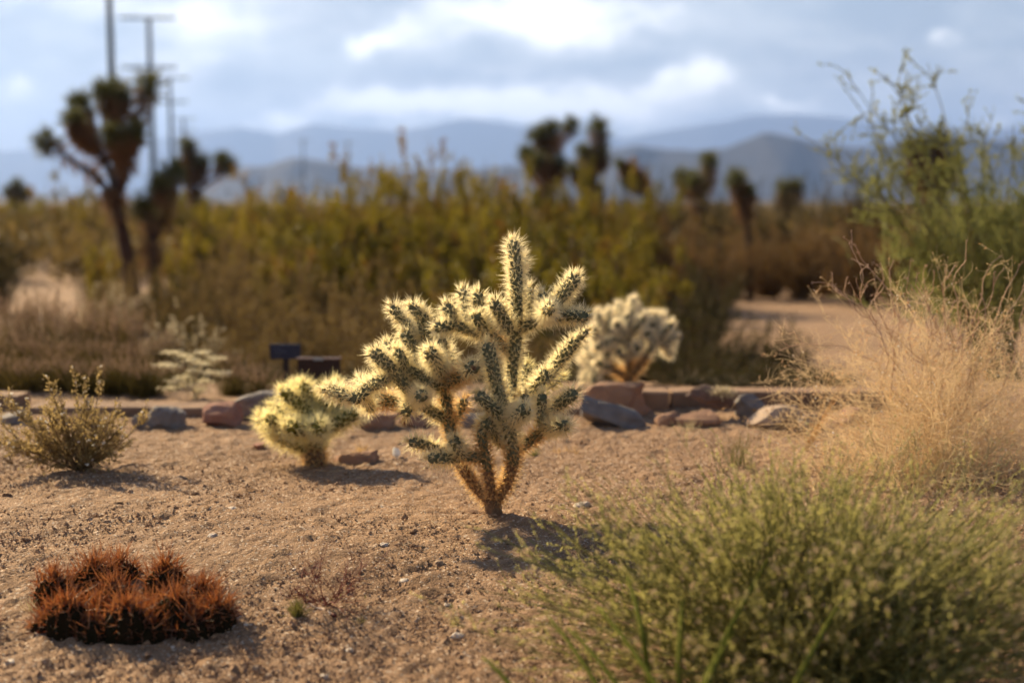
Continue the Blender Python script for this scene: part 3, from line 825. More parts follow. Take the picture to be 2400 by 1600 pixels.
FAR = [(70, 'at the left edge'), (185, 'under the large joshua tree outer limb'), (260, 'left of the large joshua trunk'), (330, 'between the two joshua trunks'), (415, 'right of the young joshua tree'), (500, 'below the shaggy distant joshua tree'), (585, 'right of the shaggy distant joshua tree'), (660, 'left of the thin distant poles'), (740, 'below the first thin distant pole'), (800, 'between the thin distant poles'), (870, 'below the second thin distant pole'), (945, 'right of the thin distant poles'), (1020, 'left of the palest mountain peak'), (1095, 'below the palest mountain peak'), (1165, 'left of the tall cholla top'), (1235, 'right behind the tall cholla top'), (1310, 'before the multi headed joshua tree'), (1380, 'before the forked joshua tree'), (1450, 'right of the forked joshua tree'), (1540, 'before the leaning joshua tree'), (1610, 'left of the column headed joshua tree'), (1690, 'right of the column headed joshua tree'), (1770, 'by the thin single trunk joshua tree'), (1850, 'below the pointed mountain peak'), (1920, 'right of the pointed mountain peak'), (1990, 'left of the broom bush'), (2080, 'behind the left sprigs of the broom bush'), (2170, 'behind the middle of the broom bush'), (2290, 'behind the broom bush stems'), (9999, 'at the right edge')]
NEAR = [(0, 'cut by the left edge'), (60, 'just inside the left edge'), (130, 'left of the white tufted shrub'), (200, 'behind the white tufted shrub'), (270, 'right of the white tufted shrub'), (340, 'behind the small blue stone'), (410, 'left of the cream flower stalks'), (480, 'behind the cream flower stalks'), (550, 'right of the cream flower stalks'), (610, 'left of the navy label'), (690, 'behind the navy label'), (800, 'behind the dark brown panel'), (870, 'behind the tall cholla leftmost arm'), (945, 'behind the tall cholla left arms'), (1030, 'behind the tall cholla left stem'), (1120, 'behind the tall cholla middle'), (1210, 'behind the tall cholla main stem'), (1290, 'behind the tall cholla right arms'), (1380, 'left of the pale cholla'), (1460, 'behind the pale cholla'), (1560, 'right behind the pale cholla'), (1625, 'right of the pale cholla'), (1680, 'behind the rock pile left half'), (1760, 'behind the rock pile middle'), (1820, 'behind the rock pile right half'), (1875, 'behind the pale tan sloping rock'), (9999, 'left of the dry tan bush')]
for kind, label, group, lst in rows:
    seen = {}
    for it in lst:
        tab = NEAR if it[2] < 7.9 else FAR
        seen.setdefault(next(w for lim, w in tab if it[0] < lim), []).append(it)
    for where, its in seen.items():
        its.sort(key=lambda q: q[2])
        for i, (u, vt, D, w) in enumerate(its):
            rank = '' if len(its) == 1 else ('nearer ' if i == 0 else 'farther ' if i == len(its) - 1 else 'middle ')
            vt = vt + random.uniform(-26, 22) if kind == 'creosote' else vt
            shrub(kind, u, vt, D, w, rank + label + ' ' + where, group)
shrub('grey', 415, 725, 5.9, 170, 'grey straw coloured round shrub behind the cream flower stalks', None)
shrub('grey', 250, 650, 9.5, 130, 'small pale straw shrub at the foot of the large joshua tree', None)
shrub('grey', 1640, 880, 5.1, 90, 'low pale dry shrub behind the rock pile', None)
shrub('creosote', 560, 480, 30, 120, 'far small green bush on the horizon left of centre', None)

# far scrub on the flat: one mass
g = Geo()
M = 3200
D = 18 * np.exp(RNG.uniform(0, 1, M) ** 1.1 * 3.6)
x = RNG.uniform(-0.55, 0.55, M) * D
hh = RNG.uniform(0.4, 0.95, M) * np.where(RNG.uniform(0, 1, M) < 0.10, 1.35, 1.0)
n = 70
c = np.repeat(np.stack([x, D, np.full(M, -0.4)], -1), n, 0)
H = np.repeat(hh, n)[:, None]
o = rsphere(M * n) * RNG.uniform(0.3, 1, (M * n, 1)) ** 0.5 * np.array([0.75, 0.75, 0.5]); o[:, 2] = np.abs(o[:, 2] + 0.42)
g.leaves(c + o * H, rsphere(M * n) + [0, 0, 0.6], RNG.uniform(0.09, 0.20, M * n), 0.07)
tag(g.build('desert_scrub', M_['brown_leaf']), 'far olive brown desert scrub spreading to the horizon', 'scrub', kind='stuff')

# ------------------------------------------------------------------ timber edging
def timber(u0, u1, D, ztop, depth, hgt, label, seed):
    a = P(u0, 950, D); b = P(u1, 950, D)
    L = b[0] - a[0]
    t = np.linspace(0, 1, max(8, int(L / 0.05)))
    n = len(t)
    prof = np.array([[0, -hgt], [0, -0.006], [0.005, 0], [depth - 0.005, 0], [depth, -0.006], [depth, -hgt]])
    V = np.empty((n, 6, 3))
    V[:, :, 0] = (a[0] + t * L)[:, None]
    V[:, :, 1] = D + prof[None, :, 0]
    V[:, :, 2] = ztop + prof[None, :, 1]
    V[:, 1:5, 2] += 0.004 * vnoise(t * L * 9, np.full(n, seed), seed)[:, None]
    V[:, 1:3, 1] += 0.004 * vnoise(t * L * 14, np.full(n, seed + 2.), seed)[:, None]
    g = Geo(); q = []
    for i in range(n - 1):
        for j in range(6):
            j2 = (j + 1) % 6
            q += [[i * 6 + j, (i + 1) * 6 + j, (i + 1) * 6 + j2], [i * 6 + j, (i + 1) * 6 + j2, i * 6 + j2]]
    for e in (0, (n - 1) * 6):
        for k in range(1, 5): q.append([e, e + k, e + k + 1])
    g.add(V.reshape(-1, 3), q)
    return tag(g.build('edging_timber', M_['timber']), label, 'timber', 'edging timbers behind the bed')

timber(60, 640, 4.22, 0.033, 0.13, 0.09, 'long low weathered timber behind the grey and red rocks at left', 1)
timber(645, 1385, 4.23, 0.030, 0.13, 0.09, 'low timber running behind the two chollas', 2)
timber(-260, 40, 4.30, 0.055, 0.12, 0.11, 'raised timber end at the left edge of the bed', 3)
timber(1390, 1568, 4.32, 0.068, 0.12, 0.14, 'short upper timber end behind the big brown block', 4)
timber(1575, 2120, 4.36, 0.062, 0.12, 0.12, 'timber behind the rock pile at right', 5)

# ------------------------------------------------------------------ rocks
def ico(sub):
    import bmesh
    bm = bmesh.new(); bmesh.ops.create_icosphere(bm, subdivisions=sub, radius=1.0)
    V = np.array([v.co[:] for v in bm.verts]); T = np.array([[v.index for v in f.verts] for f in bm.faces])
    bm.free(); return V, T
ICO = {k: ico(k) for k in (2, 3, 4)}

def rock_geo(size, seed, sub=4, planes=14, cut=0.60, noise=0.05, tilt=(0, 0, 0)):
    r = np.random.default_rng(seed)
    V, T = ICO[sub]; V = V.copy()
    for _ in range(planes):
        nrm = unit(r.normal(size=3)); d = cut * r.uniform(0.8, 1.15)
        V -= np.maximum(V @ nrm - d, 0)[:, None] * nrm
    for f, a in ((2.2, noise), (5.5, noise * 0.6), (13, noise * 0.35)):
        k = r.normal(size=(3, 3)) * f; ph = r.uniform(0, 6.28, 3)
        V *= 1 + a * np.sin(V @ k.T + ph).sum(1)[:, None]
    V /= np.abs(V).max(0)
    V = np.sign(V) * np.abs(V) ** 0.84
    V *= np.asarray(size) / 2
    from mathutils import Euler
    R = np.array(Euler(tilt).to_matrix())
    return V @ R.T, T

def rock(name, u, vbase, wpx, hpx, label, m, seed, depth=None, tilt=(0, 0, 0), cat='rock', group=None, sink=0.18, zoff=0.0, D=None, **kw):
    p = G(u, vbase)
    if D: p = P(u, vbase, D); p[2] = float(gz(p[0], p[1]))
    k = px_at(p[1])
    w, h = wpx * k, hpx * k
    dep = depth * k if depth else w * 0.75
    V, T = rock_geo((w, dep, h), seed, tilt=tilt, **kw)
    V[:, 2] -= V[:, 2].min(); V[:, 2] -= h * sink - zoff
    V[:, 1] += dep / 2 * 0.7
    g = Geo(); g.add(V, T)
    o = g.build(name, m, None, False)
    o.location = p
    return tag(o, label, cat, group)

R = M_
rock('rock', 395, 1003, 105, 66, 'grey rock with a pale top in front of the left timber', R['rock_grey'], 3)
rock('rock', 517, 1000, 95, 74, 'pointed red brown rock beside the grey one', R['rock_red'], 9, planes=7, cut=0.62)
rock('rock', 325, 1003, 44, 42, 'small blue grey stone between shrub and grey rock', R['rock_grey'], 13)
rock('rock', 608, 985, 180, 90, 'large sloping grey slab rock behind the yellow cholla', R['rock_grey'], 17, depth=90, tilt=(0, -0.28, 0))
rock('rock', 875, 1012, 120, 62, 'brown mauve rock seen beneath the cholla arms', R['rock_brown'], 19)
rock('rock', 985, 1003, 110, 58, 'dusky brown rock behind the cholla left stem', R['rock_brown'], 23)
rock('rock', 1110, 1006, 100, 52, 'blue grey rock glimpsed between the cholla stems', R['rock_grey'], 29)
rock('rock', 843, 1088, 128, 46, 'flat brown rock lying beside the yellow cholla', R['rock_brown'], 37, depth=80)
rock('rock', 609, 1054, 32, 22, 'small dark stone left of the yellow cholla base', R['rock_red'], 41, sub=3)
rock('rock', 1425, 1004, 200, 74, 'long blue grey slab under the big brown block', R['rock_grey'], 143, depth=120, tilt=(0, 0.20, 0), planes=20, cut=0.52)
rock('rock', 1452, 978, 178, 86, 'big brown block rock lying on the blue grey slab', R['rock_brown'], 47, depth=90, planes=8, cut=0.66, zoff=0.0, sink=0.0, tilt=(0, 0.05, 0))
rock('rock', 1562, 1000, 56, 44, 'small brown wedge stone right of the slab', R['rock_brown'], 53)
rock('rock', 1640, 1004, 150, 62, 'rounded reddish brown rock at the foot of the pile', R['rock_brown'], 59, depth=90)
rock('rock', 1672, 985, 125, 56, 'dark slanted rock resting atop the reddish brown one', R['rock_dark'], 61, depth=80, tilt=(0, 0.18, 0), zoff=0.028, sink=0.0)
rock('rock', 1760, 985, 100, 66, 'grey rock at the top of the pile beside the dry tuft', R['rock_grey'], 67, depth=80, zoff=0.02)
rock('rock', 1815, 1002, 150, 66, 'pale tan sloping rock at the right end of the pile', R['rock_pale'], 71, depth=90, tilt=(0, -0.30, 0))
rock('rock', 1905, 1010, 70, 50, 'blue grey stone half hidden by the dry bush', R['rock_grey'], 73)
rock('rock', 2010, 1000, 130, 60, 'brown rock behind the dry tan bush', R['rock_brown'], 79)
rock('quartz_stone', 928, 1072, 21, 26, 'bright white quartz chip shining on the sand', R['quartz'], 83, cat='stone', sub=3, sink=0.05)
rock('rock', 30, 1000, 90, 46, 'mauve grey rock behind the left shrub at the edge', R['rock_grey'], 89)
rock('rock', 180, 1000, 100, 44, 'brown rock hidden behind the flowering shrub', R['rock_brown'], 97)
# pebbles
rock('pebble', 14, 1174, 25, 24, 'round dark brown pebble at the left edge of the sand', R['dark_pebble'], 101, cat='pebble', sub=3, sink=0.1)
rock('pebble', 1360, 1194, 52, 24, 'flat tan pebble right of the cholla base', R['pale_pebble'], 103, cat='pebble', sub=3)
rock('pebble', 1112, 1207, 42, 14, 'thin brown clod touching the cholla trunk', R['dark_pebble'], 104, cat='pebble', sub=3)
rock('pebble', 497, 1265, 32, 20, 'whitish flat pebble above the red spined cactus', R['pale_pebble'], 105, cat='pebble', sub=3)
rock('pebble', 639, 1290, 22, 17, 'white pebble beside the red wiry plant', R['pale_pebble'], 107, cat='pebble', sub=3)
rock('pebble', 576, 1476, 24, 20, 'grey round pebble right of the red spined cactus', R['pale_pebble'], 109, cat='pebble', sub=3)
rock('pebble', 272, 1188, 30, 16, 'dark clod on the sand above the red spined cactus', R['dark_pebble'], 111, cat='pebble', sub=3)
rock('pebble', 1070, 1500, 40, 22, 'pale pebble at the left tips of the green bush', R['pale_pebble'], 112, cat='pebble', sub=3)
lst = [(541, 1199, 30, 14, 0), (515, 1192, 26, 10, 1), (655, 1184, 26, 12, 0), (757, 1188, 14, 13, 2), (832, 1184, 18, 14, 2), (893, 1194, 22, 12, 0), (968, 1252, 18, 12, 2), (950, 1367, 28, 14, 0), (898, 1283, 24, 14, 0), (1030, 1324, 26, 15, 1), (404, 1526, 16, 14, 0), (357, 1551, 14, 10, 0), (600, 1575, 24, 18, 1), (630, 1590, 20, 14, 1), (968, 1282, 22, 10, 2), (1075, 1362, 22, 12, 1), (108, 1560, 30, 22, 1), (95, 1520, 24, 16, 1), (820, 1530, 22, 13, 0), (700, 1540, 20, 12, 1), (935, 1500, 26, 14, 1), (1330, 1200, 26, 10, 2), (1325, 1185, 20, 9, 1), (660, 1105, 18, 10, 2), (1050, 1420, 20, 10, 0), (455, 1160, 20, 9, 2), (150, 1192, 18, 10, 1), (690, 1340, 15, 10, 0), (870, 1420, 18, 10, 1), (40, 1405, 20, 12, 1), (20, 1560, 34, 16, 0), (760, 1590, 22, 12, 0), (1150, 1300, 18, 10, 1), (1010, 1220, 16, 9, 2), (380, 1240, 20, 11, 1), (60, 1270, 22, 12, 2), (250, 1225, 18, 10, 1)]
mm = [R['pale_pebble'], R['pebble'], R['dark_pebble']]
names = ['pale pebble', 'tan pebble', 'dark brown clod']
LMK = [(320, 1400, 'red spined cactus clump'), (740, 1340, 'red wiry plant'), (755, 1437, 'bleached stick'), (1157, 1205, 'tall cholla trunk'), (1360, 1185, 'flat tan pebble'), (735, 1085, 'yellow cholla base'), (190, 1105, 'white tufted shrub'), (497, 1258, 'whitish flat pebble'), (639, 1285, 'white pebble'), (1250, 1480, 'green bush left edge'), (698, 1440, 'green grass tuft'), (75, 1440, 'sparse dry grass')]
grp = ['pale pebbles on the sand', 'tan pebbles on the sand', 'dark clods on the sand']
for i, (u, v, w, h, c) in enumerate(lst):
    lu, lv, lw = min(LMK, key=lambda q: abs(q[0] - u) + 1.6 * abs(q[1] - v))
    rel = ('left of' if u < lu else 'right of') if abs(u - lu) > 1.3 * abs(v - lv) else ('above' if v < lv else 'below')
    rock('pebble', u, v, w, h, names[c] + ' ' + rel + ' the ' + lw, mm[c], 200 + i, cat='pebble', group=grp[c], sub=3, planes=6, cut=0.75, noise=0.09)

# ------------------------------------------------------------------ signs
def box(g, lo, hi):
    x0, y0, z0 = lo; x1, y1, z1 = hi
    V = [(x0, y0, z0), (x1, y0, z0), (x1, y1, z0), (x0, y1, z0), (x0, y0, z1), (x1, y0, z1), (x1, y1, z1), (x0, y1, z1)]
    q = [(0, 1, 5), (0, 5, 4), (1, 2, 6), (1, 6, 5), (2, 3, 7), (2, 7, 6), (3, 0, 4), (3, 4, 7), (4, 5, 6), (4, 6, 7), (1, 0, 3), (1, 3, 2)]
    g.add(V, q)

D = 4.95
c = P(669, 840, D); zg = float(gz(c[0], D)); k = px_at(D)
t = thing('plant_label_sign', 'small navy plant label on a stake behind the yellow cholla', 'sign', (c[0], D, zg))
g = Geo(); box(g, (-0.010, 0.006, -0.05), (0.010, 0.020, P(669, 838, D)[2] - zg)); g.build('post', M_['sign_post'], t)
z0, z1 = P(669, 841, D)[2] - zg, P(669, 806, D)[2] - zg
g = Geo(); box(g, (-36 * k, -0.004, z0), (36 * k, 0.004, z1)); pl = g.build('panel', M_['sign_navy'], t)
g = Geo()
for j, (w0, w1) in enumerate([(-28, -6), (-28, 2), (-28, -12)]):
    zz = z1 - (9 + j * 8) * k
    box(g, (w0 * k, -0.0056, zz - 1.6 * k), (w1 * k, -0.0046, zz))
g.build('print', M_['sign_text'], pl)
D = 4.75
c = P(748, 900, D); zg = float(gz(c[0], D)); k = px_at(D)
t = thing('interpretive_sign', 'dark brown panel with a thin rim behind the yellow cholla', 'sign', (c[0], D, zg))
z0, z1 = P(748, 915, D)[2] - zg, P(748, 838, D)[2] - zg
g = Geo(); box(g, (-50 * k, -0.005, z0), (50 * k, 0.012, z1 - 0.004)); g.build('panel', M_['sign_brown'], t)
g = Geo(); box(g, (-52 * k, -0.008, z1 - 0.006), (52 * k, 0.016, z1)); g.build('rim', M_['sign_rim'], t)
g = Geo(); box(g, (-12 * k, -0.011, z1 - 0.008), (12 * k, -0.0085, z1 + 0.002)); g.build('clip', M_['insul'], t)
for sx in (-40, 40):
    g = Geo(); box(g, (sx * k - 0.009, 0.013, -0.05), (sx * k + 0.009, 0.028, z1 - 0.02)); g.build('leg', M_['sign_post'], t)

# ------------------------------------------------------------------ cholla builder
def cholla_joint(parent, org, A, B, r, body_m, spine_m, areole=0.0092, per=12, slen=(0.012, 0.028), srad=0.00062, name='joint', cap0=False, tub=0.0022, r0f=0.8, spread=0.95, tipbias=0.22, smooth=True):
    A = np.asarray(A, float) - org; B = np.asarray(B, float) - org
    ax = B - A; L = float(np.linalg.norm(ax)); ax = ax / L
    u = unit(np.cross(ax, [0.3, 0.5, 0.8])); w = np.cross(ax, u)
    L2 = L + r * 0.35                        # rounded tip
    # areoles on a spiral
    na = max(8, int(2 * math.pi * r * L2 / (areole ** 2 * 0.9)))
    kk = np.arange(na) + 0.5
    sa = kk / na * (L2 - r * 0.12); ta = kk * 2.399963 + RNG.uniform(0, 6.28)
    def rad(s):
        q = np.clip((s - (L2 - r)) / r, 0, 1)
        tip = np.sqrt(np.maximum(1 - q ** 2.2, 0.0))
        base = r0f + (1 - r0f) * smoothstep(0, 0.35 * L2, s)
        if cap0: base = base * np.sqrt(np.maximum(1 - np.clip(1 - s / (0.6 * r), 0, 1) ** 2, 0.02))
        return r * tip * base
    nt = 18; ns = max(10, int(L2 / 0.0032))
    ss = np.concatenate([np.linspace(0, L2 - r * 0.5, ns - 4), L2 - r * 0.5 * np.array([0.7, 0.4, 0.15, 0.0])])
    th = np.arange(nt) * 2 * math.pi / nt
    S, T = np.meshgrid(ss, th, indexing='ij')
    dth = (T[..., None] - ta + math.pi) % (2 * math.pi) - math.pi
    dist = np.sqrt((dth * r / 0.0062) ** 2 + ((S[..., None] - sa + 0.002) / 0.0095) ** 2).min(-1)
    rr = rad(S) + np.maximum(1 - dist ** 1.6, -0.25) * tub * np.clip(rad(S) / r, 0, 1)
    V = A + ax * S[..., None] + (u * np.cos(T)[..., None] + w * np.sin(T)[..., None]) * rr[..., None]
    n = len(ss)
    i = np.arange(n - 1)[:, None] * nt; j = np.arange(nt)[None]; j2 = (j + 1) % nt
    a, b, c, d = i + j, i + j2, i + nt + j2, i + nt + j
    g = Geo(); g.add(V.reshape(-1, 3), np.concatenate([np.stack([a, b, c], -1).reshape(-1, 3), np.stack([a, c, d], -1).reshape(-1, 3)]))
    body = g.build(name, body_m, parent, smooth)
    # spines
    out = u * np.cos(ta)[:, None] + w * np.sin(ta)[:, None]
    lean = np.clip((sa - (L2 - r)) / r, 0, 1)[:, None]
    nrm = unit(out * (1 - lean ** 2 * 0.8) + ax * lean)
    pos = A + ax * sa[:, None] + out * (rad(sa) + tub * 0.6)[:, None]
    # a cluster at the very tip
    nt2 = 5
    pos = np.concatenate([pos, np.repeat((A + ax * L2)[None], nt2, 0) + rsphere(nt2) * r * 0.25]); nrm = np.concatenate([nrm, unit(np.repeat(ax[None], nt2, 0) + rsphere(nt2) * 0.5)])
    m = len(pos)
    pp = np.repeat(pos, per, 0); nn = np.repeat(nrm, per, 0)
    dd = unit(nn + rsphere(m * per) * spread * RNG.uniform(0.25, 1, (m * per, 1)) + ax * tipbias)
    bad = (dd * nn).sum(1) < 0.12
    dd[bad] = unit(dd[bad] + nn[bad] * 0.6)
    ln = RNG.uniform(slen[0], slen[1], m * per) * np.where(RNG.uniform(0, 1, m * per) < 0.3, 1.15, 0.85)
    g = Geo(); g.cones(pp, dd * ln[:, None], srad * RNG.uniform(0.75, 1.2, m * per))
    g.build('spines', spine_m, body)
    return body

# main silver cholla -------------------------------------------------
D0 = G(1157, 1208)[1]
base = G(1157, 1208)
main = thing('silver_cholla', 'tall silvery cholla with straw spines backlit at the centre', 'cactus', base)
org = np.array(base)
K = px_at(D0)
def J(a, b, r, da=0.0, db=0.0, **kw):
    r = r * 0.78
    kw = dict(dict(per=11), **kw)
    bm_ = kw.pop('bm_', M_['cholla_body']); sm_ = kw.pop('sm_', M_['spine'])
    cholla_joint(main, org, P(a[0], a[1], D0 + da), P(b[0], b[1], D0 + db), r * K, bm_, sm_, **kw)
# trunk
g = Geo()
tl = np.array([P(1157, 1222, D0), P(1157, 1205, D0), P(1156, 1190, D0), P(1155, 1172, D0), P(1153, 1155, D0)]) - org
rr = np.array([27, 22, 20.5, 21, 16]) * K
g.tubes(tl[None], rr[None], 14)
g.build('trunk', M_['cholla_wood'], main, True)
OLD = dict(bm_=M_['cholla_wood'], sm_=M_['spine_old'], per=12, slen=(0.010, 0.022), tub=0.002)
MID = dict(sm_=M_['spine_old'], per=12, slen=(0.012, 0.025))
# left stem
J((1152, 1178), (1106, 1130), 15, 0, 0.01, **OLD)
J((1110, 1134), (1076, 1082), 15, 0.01, 0.02, **OLD)
J((1078, 1086), (1060, 1030), 14, 0.02, 0.02, **MID)
J((1061, 1036), (1050, 978), 14.5, 0.02, 0.02, **MID)
J((1051, 985), (1044, 925), 14, 0.02, 0.02, **MID)
J((1045, 932), (1036, 868), 14, 0.02, 0.01)
# left stem branches
J((1046, 985), (982, 943), 14, 0.02, 0.0)
J((985, 948), (962, 915), 15, 0.0, -0.01)
J((967, 925), (922, 868), 17, -0.01, -0.03)
J((926, 872), (876, 825), 17.5, -0.03, -0.05)
J((915, 880), (868, 905), 17, -0.02, -0.05)
J((868, 902), (828, 938), 17, -0.05, -0.08)
J((822, 930), (772, 913), 16, -0.07, -0.05)
J((778, 914), (757, 911), 10, -0.05, -0.05)
J((862, 905), (842, 888), 12, 0.03, 0.06)
J((945, 940), (872, 936), 18, 0.03, 0.05, sm_=M_['spine_old'])
J((850, 925), (868, 958), 13, -0.05, 0.0)
J((964, 930), (950, 972), 14, 0.0, -0.02)
J((975, 930), (990, 926), 16, -0.02, -0.10)
J((1034, 908), (955, 866), 15, 0.0, -0.01)
J((952, 868), (930, 822), 15.5, -0.01, -0.02)
J((1010, 890), (972, 838), 14, 0.04, 0.05)
J((985, 838), (947, 781), 16, 0.05, 0.04)
J((1012, 850), (998, 790), 14, 0.06, 0.06)
J((1000, 795), (988, 732), 17, 0.06, 0.05)
J((987, 740), (964, 716), 14, 0.05, 0.04)
J((972, 790), (946, 748), 14, 0.08, 0.09)
J((946, 752), (920, 720), 14.5, 0.09, 0.09)
J((1038, 880), (1006, 822), 18, 0.0, -0.09, per=14)
J((1040, 870), (1036, 797), 13, 0.06, 0.02)
J((1048, 880), (1055, 826), 14, 0.07, 0.09)
J((1042, 905), (1100, 866), 16, 0.0, -0.05, sm_=M_['spine_old'])
J((1096, 868), (1112, 858), 18, -0.05, -0.08, sm_=M_['spine'])
J((1060, 990), (1090, 938), 12.5, 0.04, 0.06, sm_=M_['spine_old'])
J((930, 850), (905, 805), 13, 0.04, 0.06)
J((955, 848), (962, 815), 13, 0.05, 0.07)
# centre stem
J((1153, 1165), (1143, 1100), 13, -0.02, -0.04, **OLD)
J((1144, 1104), (1133, 1050), 11.5, -0.04, -0.05, **MID)
J((1134, 1056), (1128, 1008), 12.5, -0.05, -0.05, **MID)
J((1130, 1012), (1135, 985), 12, -0.05, -0.02)
J((1130, 1074), (1078, 1066), 13.5, -0.05, -0.06, **MID)
J((1082, 1066), (1063, 1028), 13.5, -0.06, -0.10)
J((1074, 1074), (1006, 1073), 13.5, -0.06, -0.09)
J((1050, 1062), (1008, 1046), 12, 0.02, -0.01)
J((1012, 1047), (962, 1034), 13, -0.01, -0.03)
J((1182, 1042), (1137, 985), 16, -0.01, -0.06)
# right stem
J((1160, 1178), (1190, 1128), 15, 0.0, -0.02, **OLD)
J((1188, 1132), (1204, 1082), 16, -0.02, -0.04, **OLD)
J((1204, 1088), (1200, 1036), 17, -0.04, -0.05, **MID)
J((1201, 1042), (1190, 985), 17, -0.05, -0.07, per=14)
J((1185, 985), (1120, 924), 16, -0.05, -0.09)
J((1196, 988), (1232, 958), 17, -0.06, -0.14, per=14)
J((1208, 1058), (1246, 1030), 13, 0.0, 0.0, **MID)
J((1244, 1032), (1282, 1003), 14, 0.0, 0.0, **MID)
J((1278, 1004), (1328, 996), 13.5, 0.0, -0.08, per=15, slen=(0.016, 0.030))
J((1272, 1004), (1268, 955), 13, 0.0, 0.0)
J((1269, 962), (1271, 926), 13, 0.0, -0.02)
J((1276, 985), (1300, 952), 13, 0.02, 0.03)
J((1297, 958), (1349, 919), 16, 0.03, 0.01)
J((1225, 968), (1231, 926), 12, 0.02, 0.0)
J((1214, 985), (1240, 925), 13, 0.04, 0.06)
J((1240, 930), (1282, 872), 15, 0.06, 0.03)
J((1224, 930), (1232, 895), 11, 0.10, 0.12)
J((1231, 900), (1236, 856), 13, 0.12, 0.13, sm_=M_['spine_yellow'])
J((1276, 910), (1314, 882), 11, 0.07, 0.09, sm_=M_['spine_yellow'])
J((1282, 892), (1306, 848), 14, 0.05, 0.06)
J((1305, 854), (1350, 798), 16, 0.06, 0.06)
J((1350, 799), (1375, 776), 9, 0.06, 0.06)
# tall central stem
J((1188, 1000), (1196, 920), 14, 0.02, 0.03, **MID)
J((1197, 930), (1202, 846), 14.5, 0.03, 0.03)
J((1202, 855), (1212, 768), 16, 0.03, 0.03)
J((1212, 776), (1211, 690), 15.5, 0.03, 0.02)
J((1211, 697), (1209, 620), 17, 0.02, 0.02)
J((1209, 632), (1203, 566), 16, 0.02, 0.03)
J((1217, 640), (1226, 606), 11, 0.05, 0.07)
J((1180, 970), (1166, 905), 17, -0.03, -0.05)
J((1167, 915), (1143, 806), 17.5, -0.05, -0.05)
J((1198, 778), (1157, 708), 16, 0.0, -0.03)
J((1222, 770), (1276, 742), 13.5, 0.02, 0.0)
J((1270, 742), (1289, 723), 15, 0.0, -0.10, per=14)
J((1278, 742), (1325, 738), 15, 0.0, 0.0)
J((1320, 738), (1374, 743), 15.5, 0.0, -0.03)
J((1296, 738), (1312, 700), 14, 0.02, 0.02)
J((1308, 706), (1351, 648), 17.5, 0.02, 0.02)
J((1284, 735), (1270, 690), 13.5, 0.03, 0.0)
J((1240, 755), (1241, 676), 12, 0.07, 0.08)
# mid left limb
J((1200, 830), (1150, 785), 13, 0.05, 0.04, **MID)
J((1156, 788), (1098, 774), 13.5, 0.04, 0.02)
J((1102, 775), (1058, 758), 13, 0.02, 0.01)
J((1068, 760), (1022, 768), 13.5, 0.01, -0.02)
J((1064, 757), (1048, 716), 15.5, 0.02, 0.01)
J((1140, 782), (1114, 738), 14, 0.03, -0.02)
J((1146, 780), (1140, 735), 13, 0.05, 0.05)
J((1126, 735), (1119, 688), 15, 0.05, 0.04)
J((1092, 760), (1094, 715), 12, 0.06, 0.08)
J((1095, 720), (1084, 682), 14, 0.08, 0.09)
# dark scar at the tip of one joint
p = P(1110, 861, D0 - 0.085) - org
g = Geo(); V, T = ICO[2]; g.add(V * np.array([0.006, 0.004, 0.006]) + p, T); g.build('scar', M_['dark_pebble'], main, True)

# yellow teddy bear cholla ------------------------------------------------
base = G(735, 1091); Dt = base[1]
td = thing('teddy_bear_cholla', 'squat fuzzy yellow cholla left of the tall one', 'cactus', base)
orgt = np.array(base); Kt = px_at(Dt)
def TJ(a, b, r, da=0, db=0, **kw):
    r = r * 0.82
    kw = dict(dict(per=18, slen=(0.018, 0.036), srad=0.0006, areole=0.0125, tub=0.002, spread=1.1), **kw)
    bm_ = kw.pop('bm_', M_['teddy_body']); sm_ = kw.pop('sm_', M_['spine_yellow'])
    cholla_joint(td, orgt, P(a[0], a[1], Dt + da), P(b[0], b[1], Dt + db), r * Kt, bm_, sm_, **kw)
TJ((738, 1098), (739, 1050), 27, 0, 0, bm_=M_['cholla_wood'], sm_=M_['spine_old'], slen=(0.014, 0.026), name='trunk')
TJ((739, 1056), (737, 1000), 24, 0, 0, sm_=M_['spine_yellow'])
TJ((737, 1010), (735, 965), 22, 0, 0)
TJ((735, 975), (665, 918), 17, 0, -0.02)
TJ((733, 970), (712, 902), 17, 0.02, 0.0)
TJ((740, 975), (772, 915), 17, 0.02, 0.03)
TJ((772, 925), (785, 900), 16, 0.03, 0.03)
TJ((720, 940), (690, 905), 15, 0.04, 0.06)
TJ((738, 1010), (676, 1000), 20, -0.03, -0.09)
TJ((735, 1008), (752, 1000), 19, -0.05, -0.11)
TJ((722, 1052), (650, 1020), 17, 0, 0)
TJ((654, 1024), (614, 978), 16, 0, -0.01)
TJ((662, 1018), (632, 978), 14, 0.0, -0.07)
TJ((660, 980), (640, 955), 15, 0.02, 0.03)
TJ((752, 1010), (838, 966), 18, 0, 0.0)
TJ((780, 990), (800, 940), 15, 0.03, 0.04)

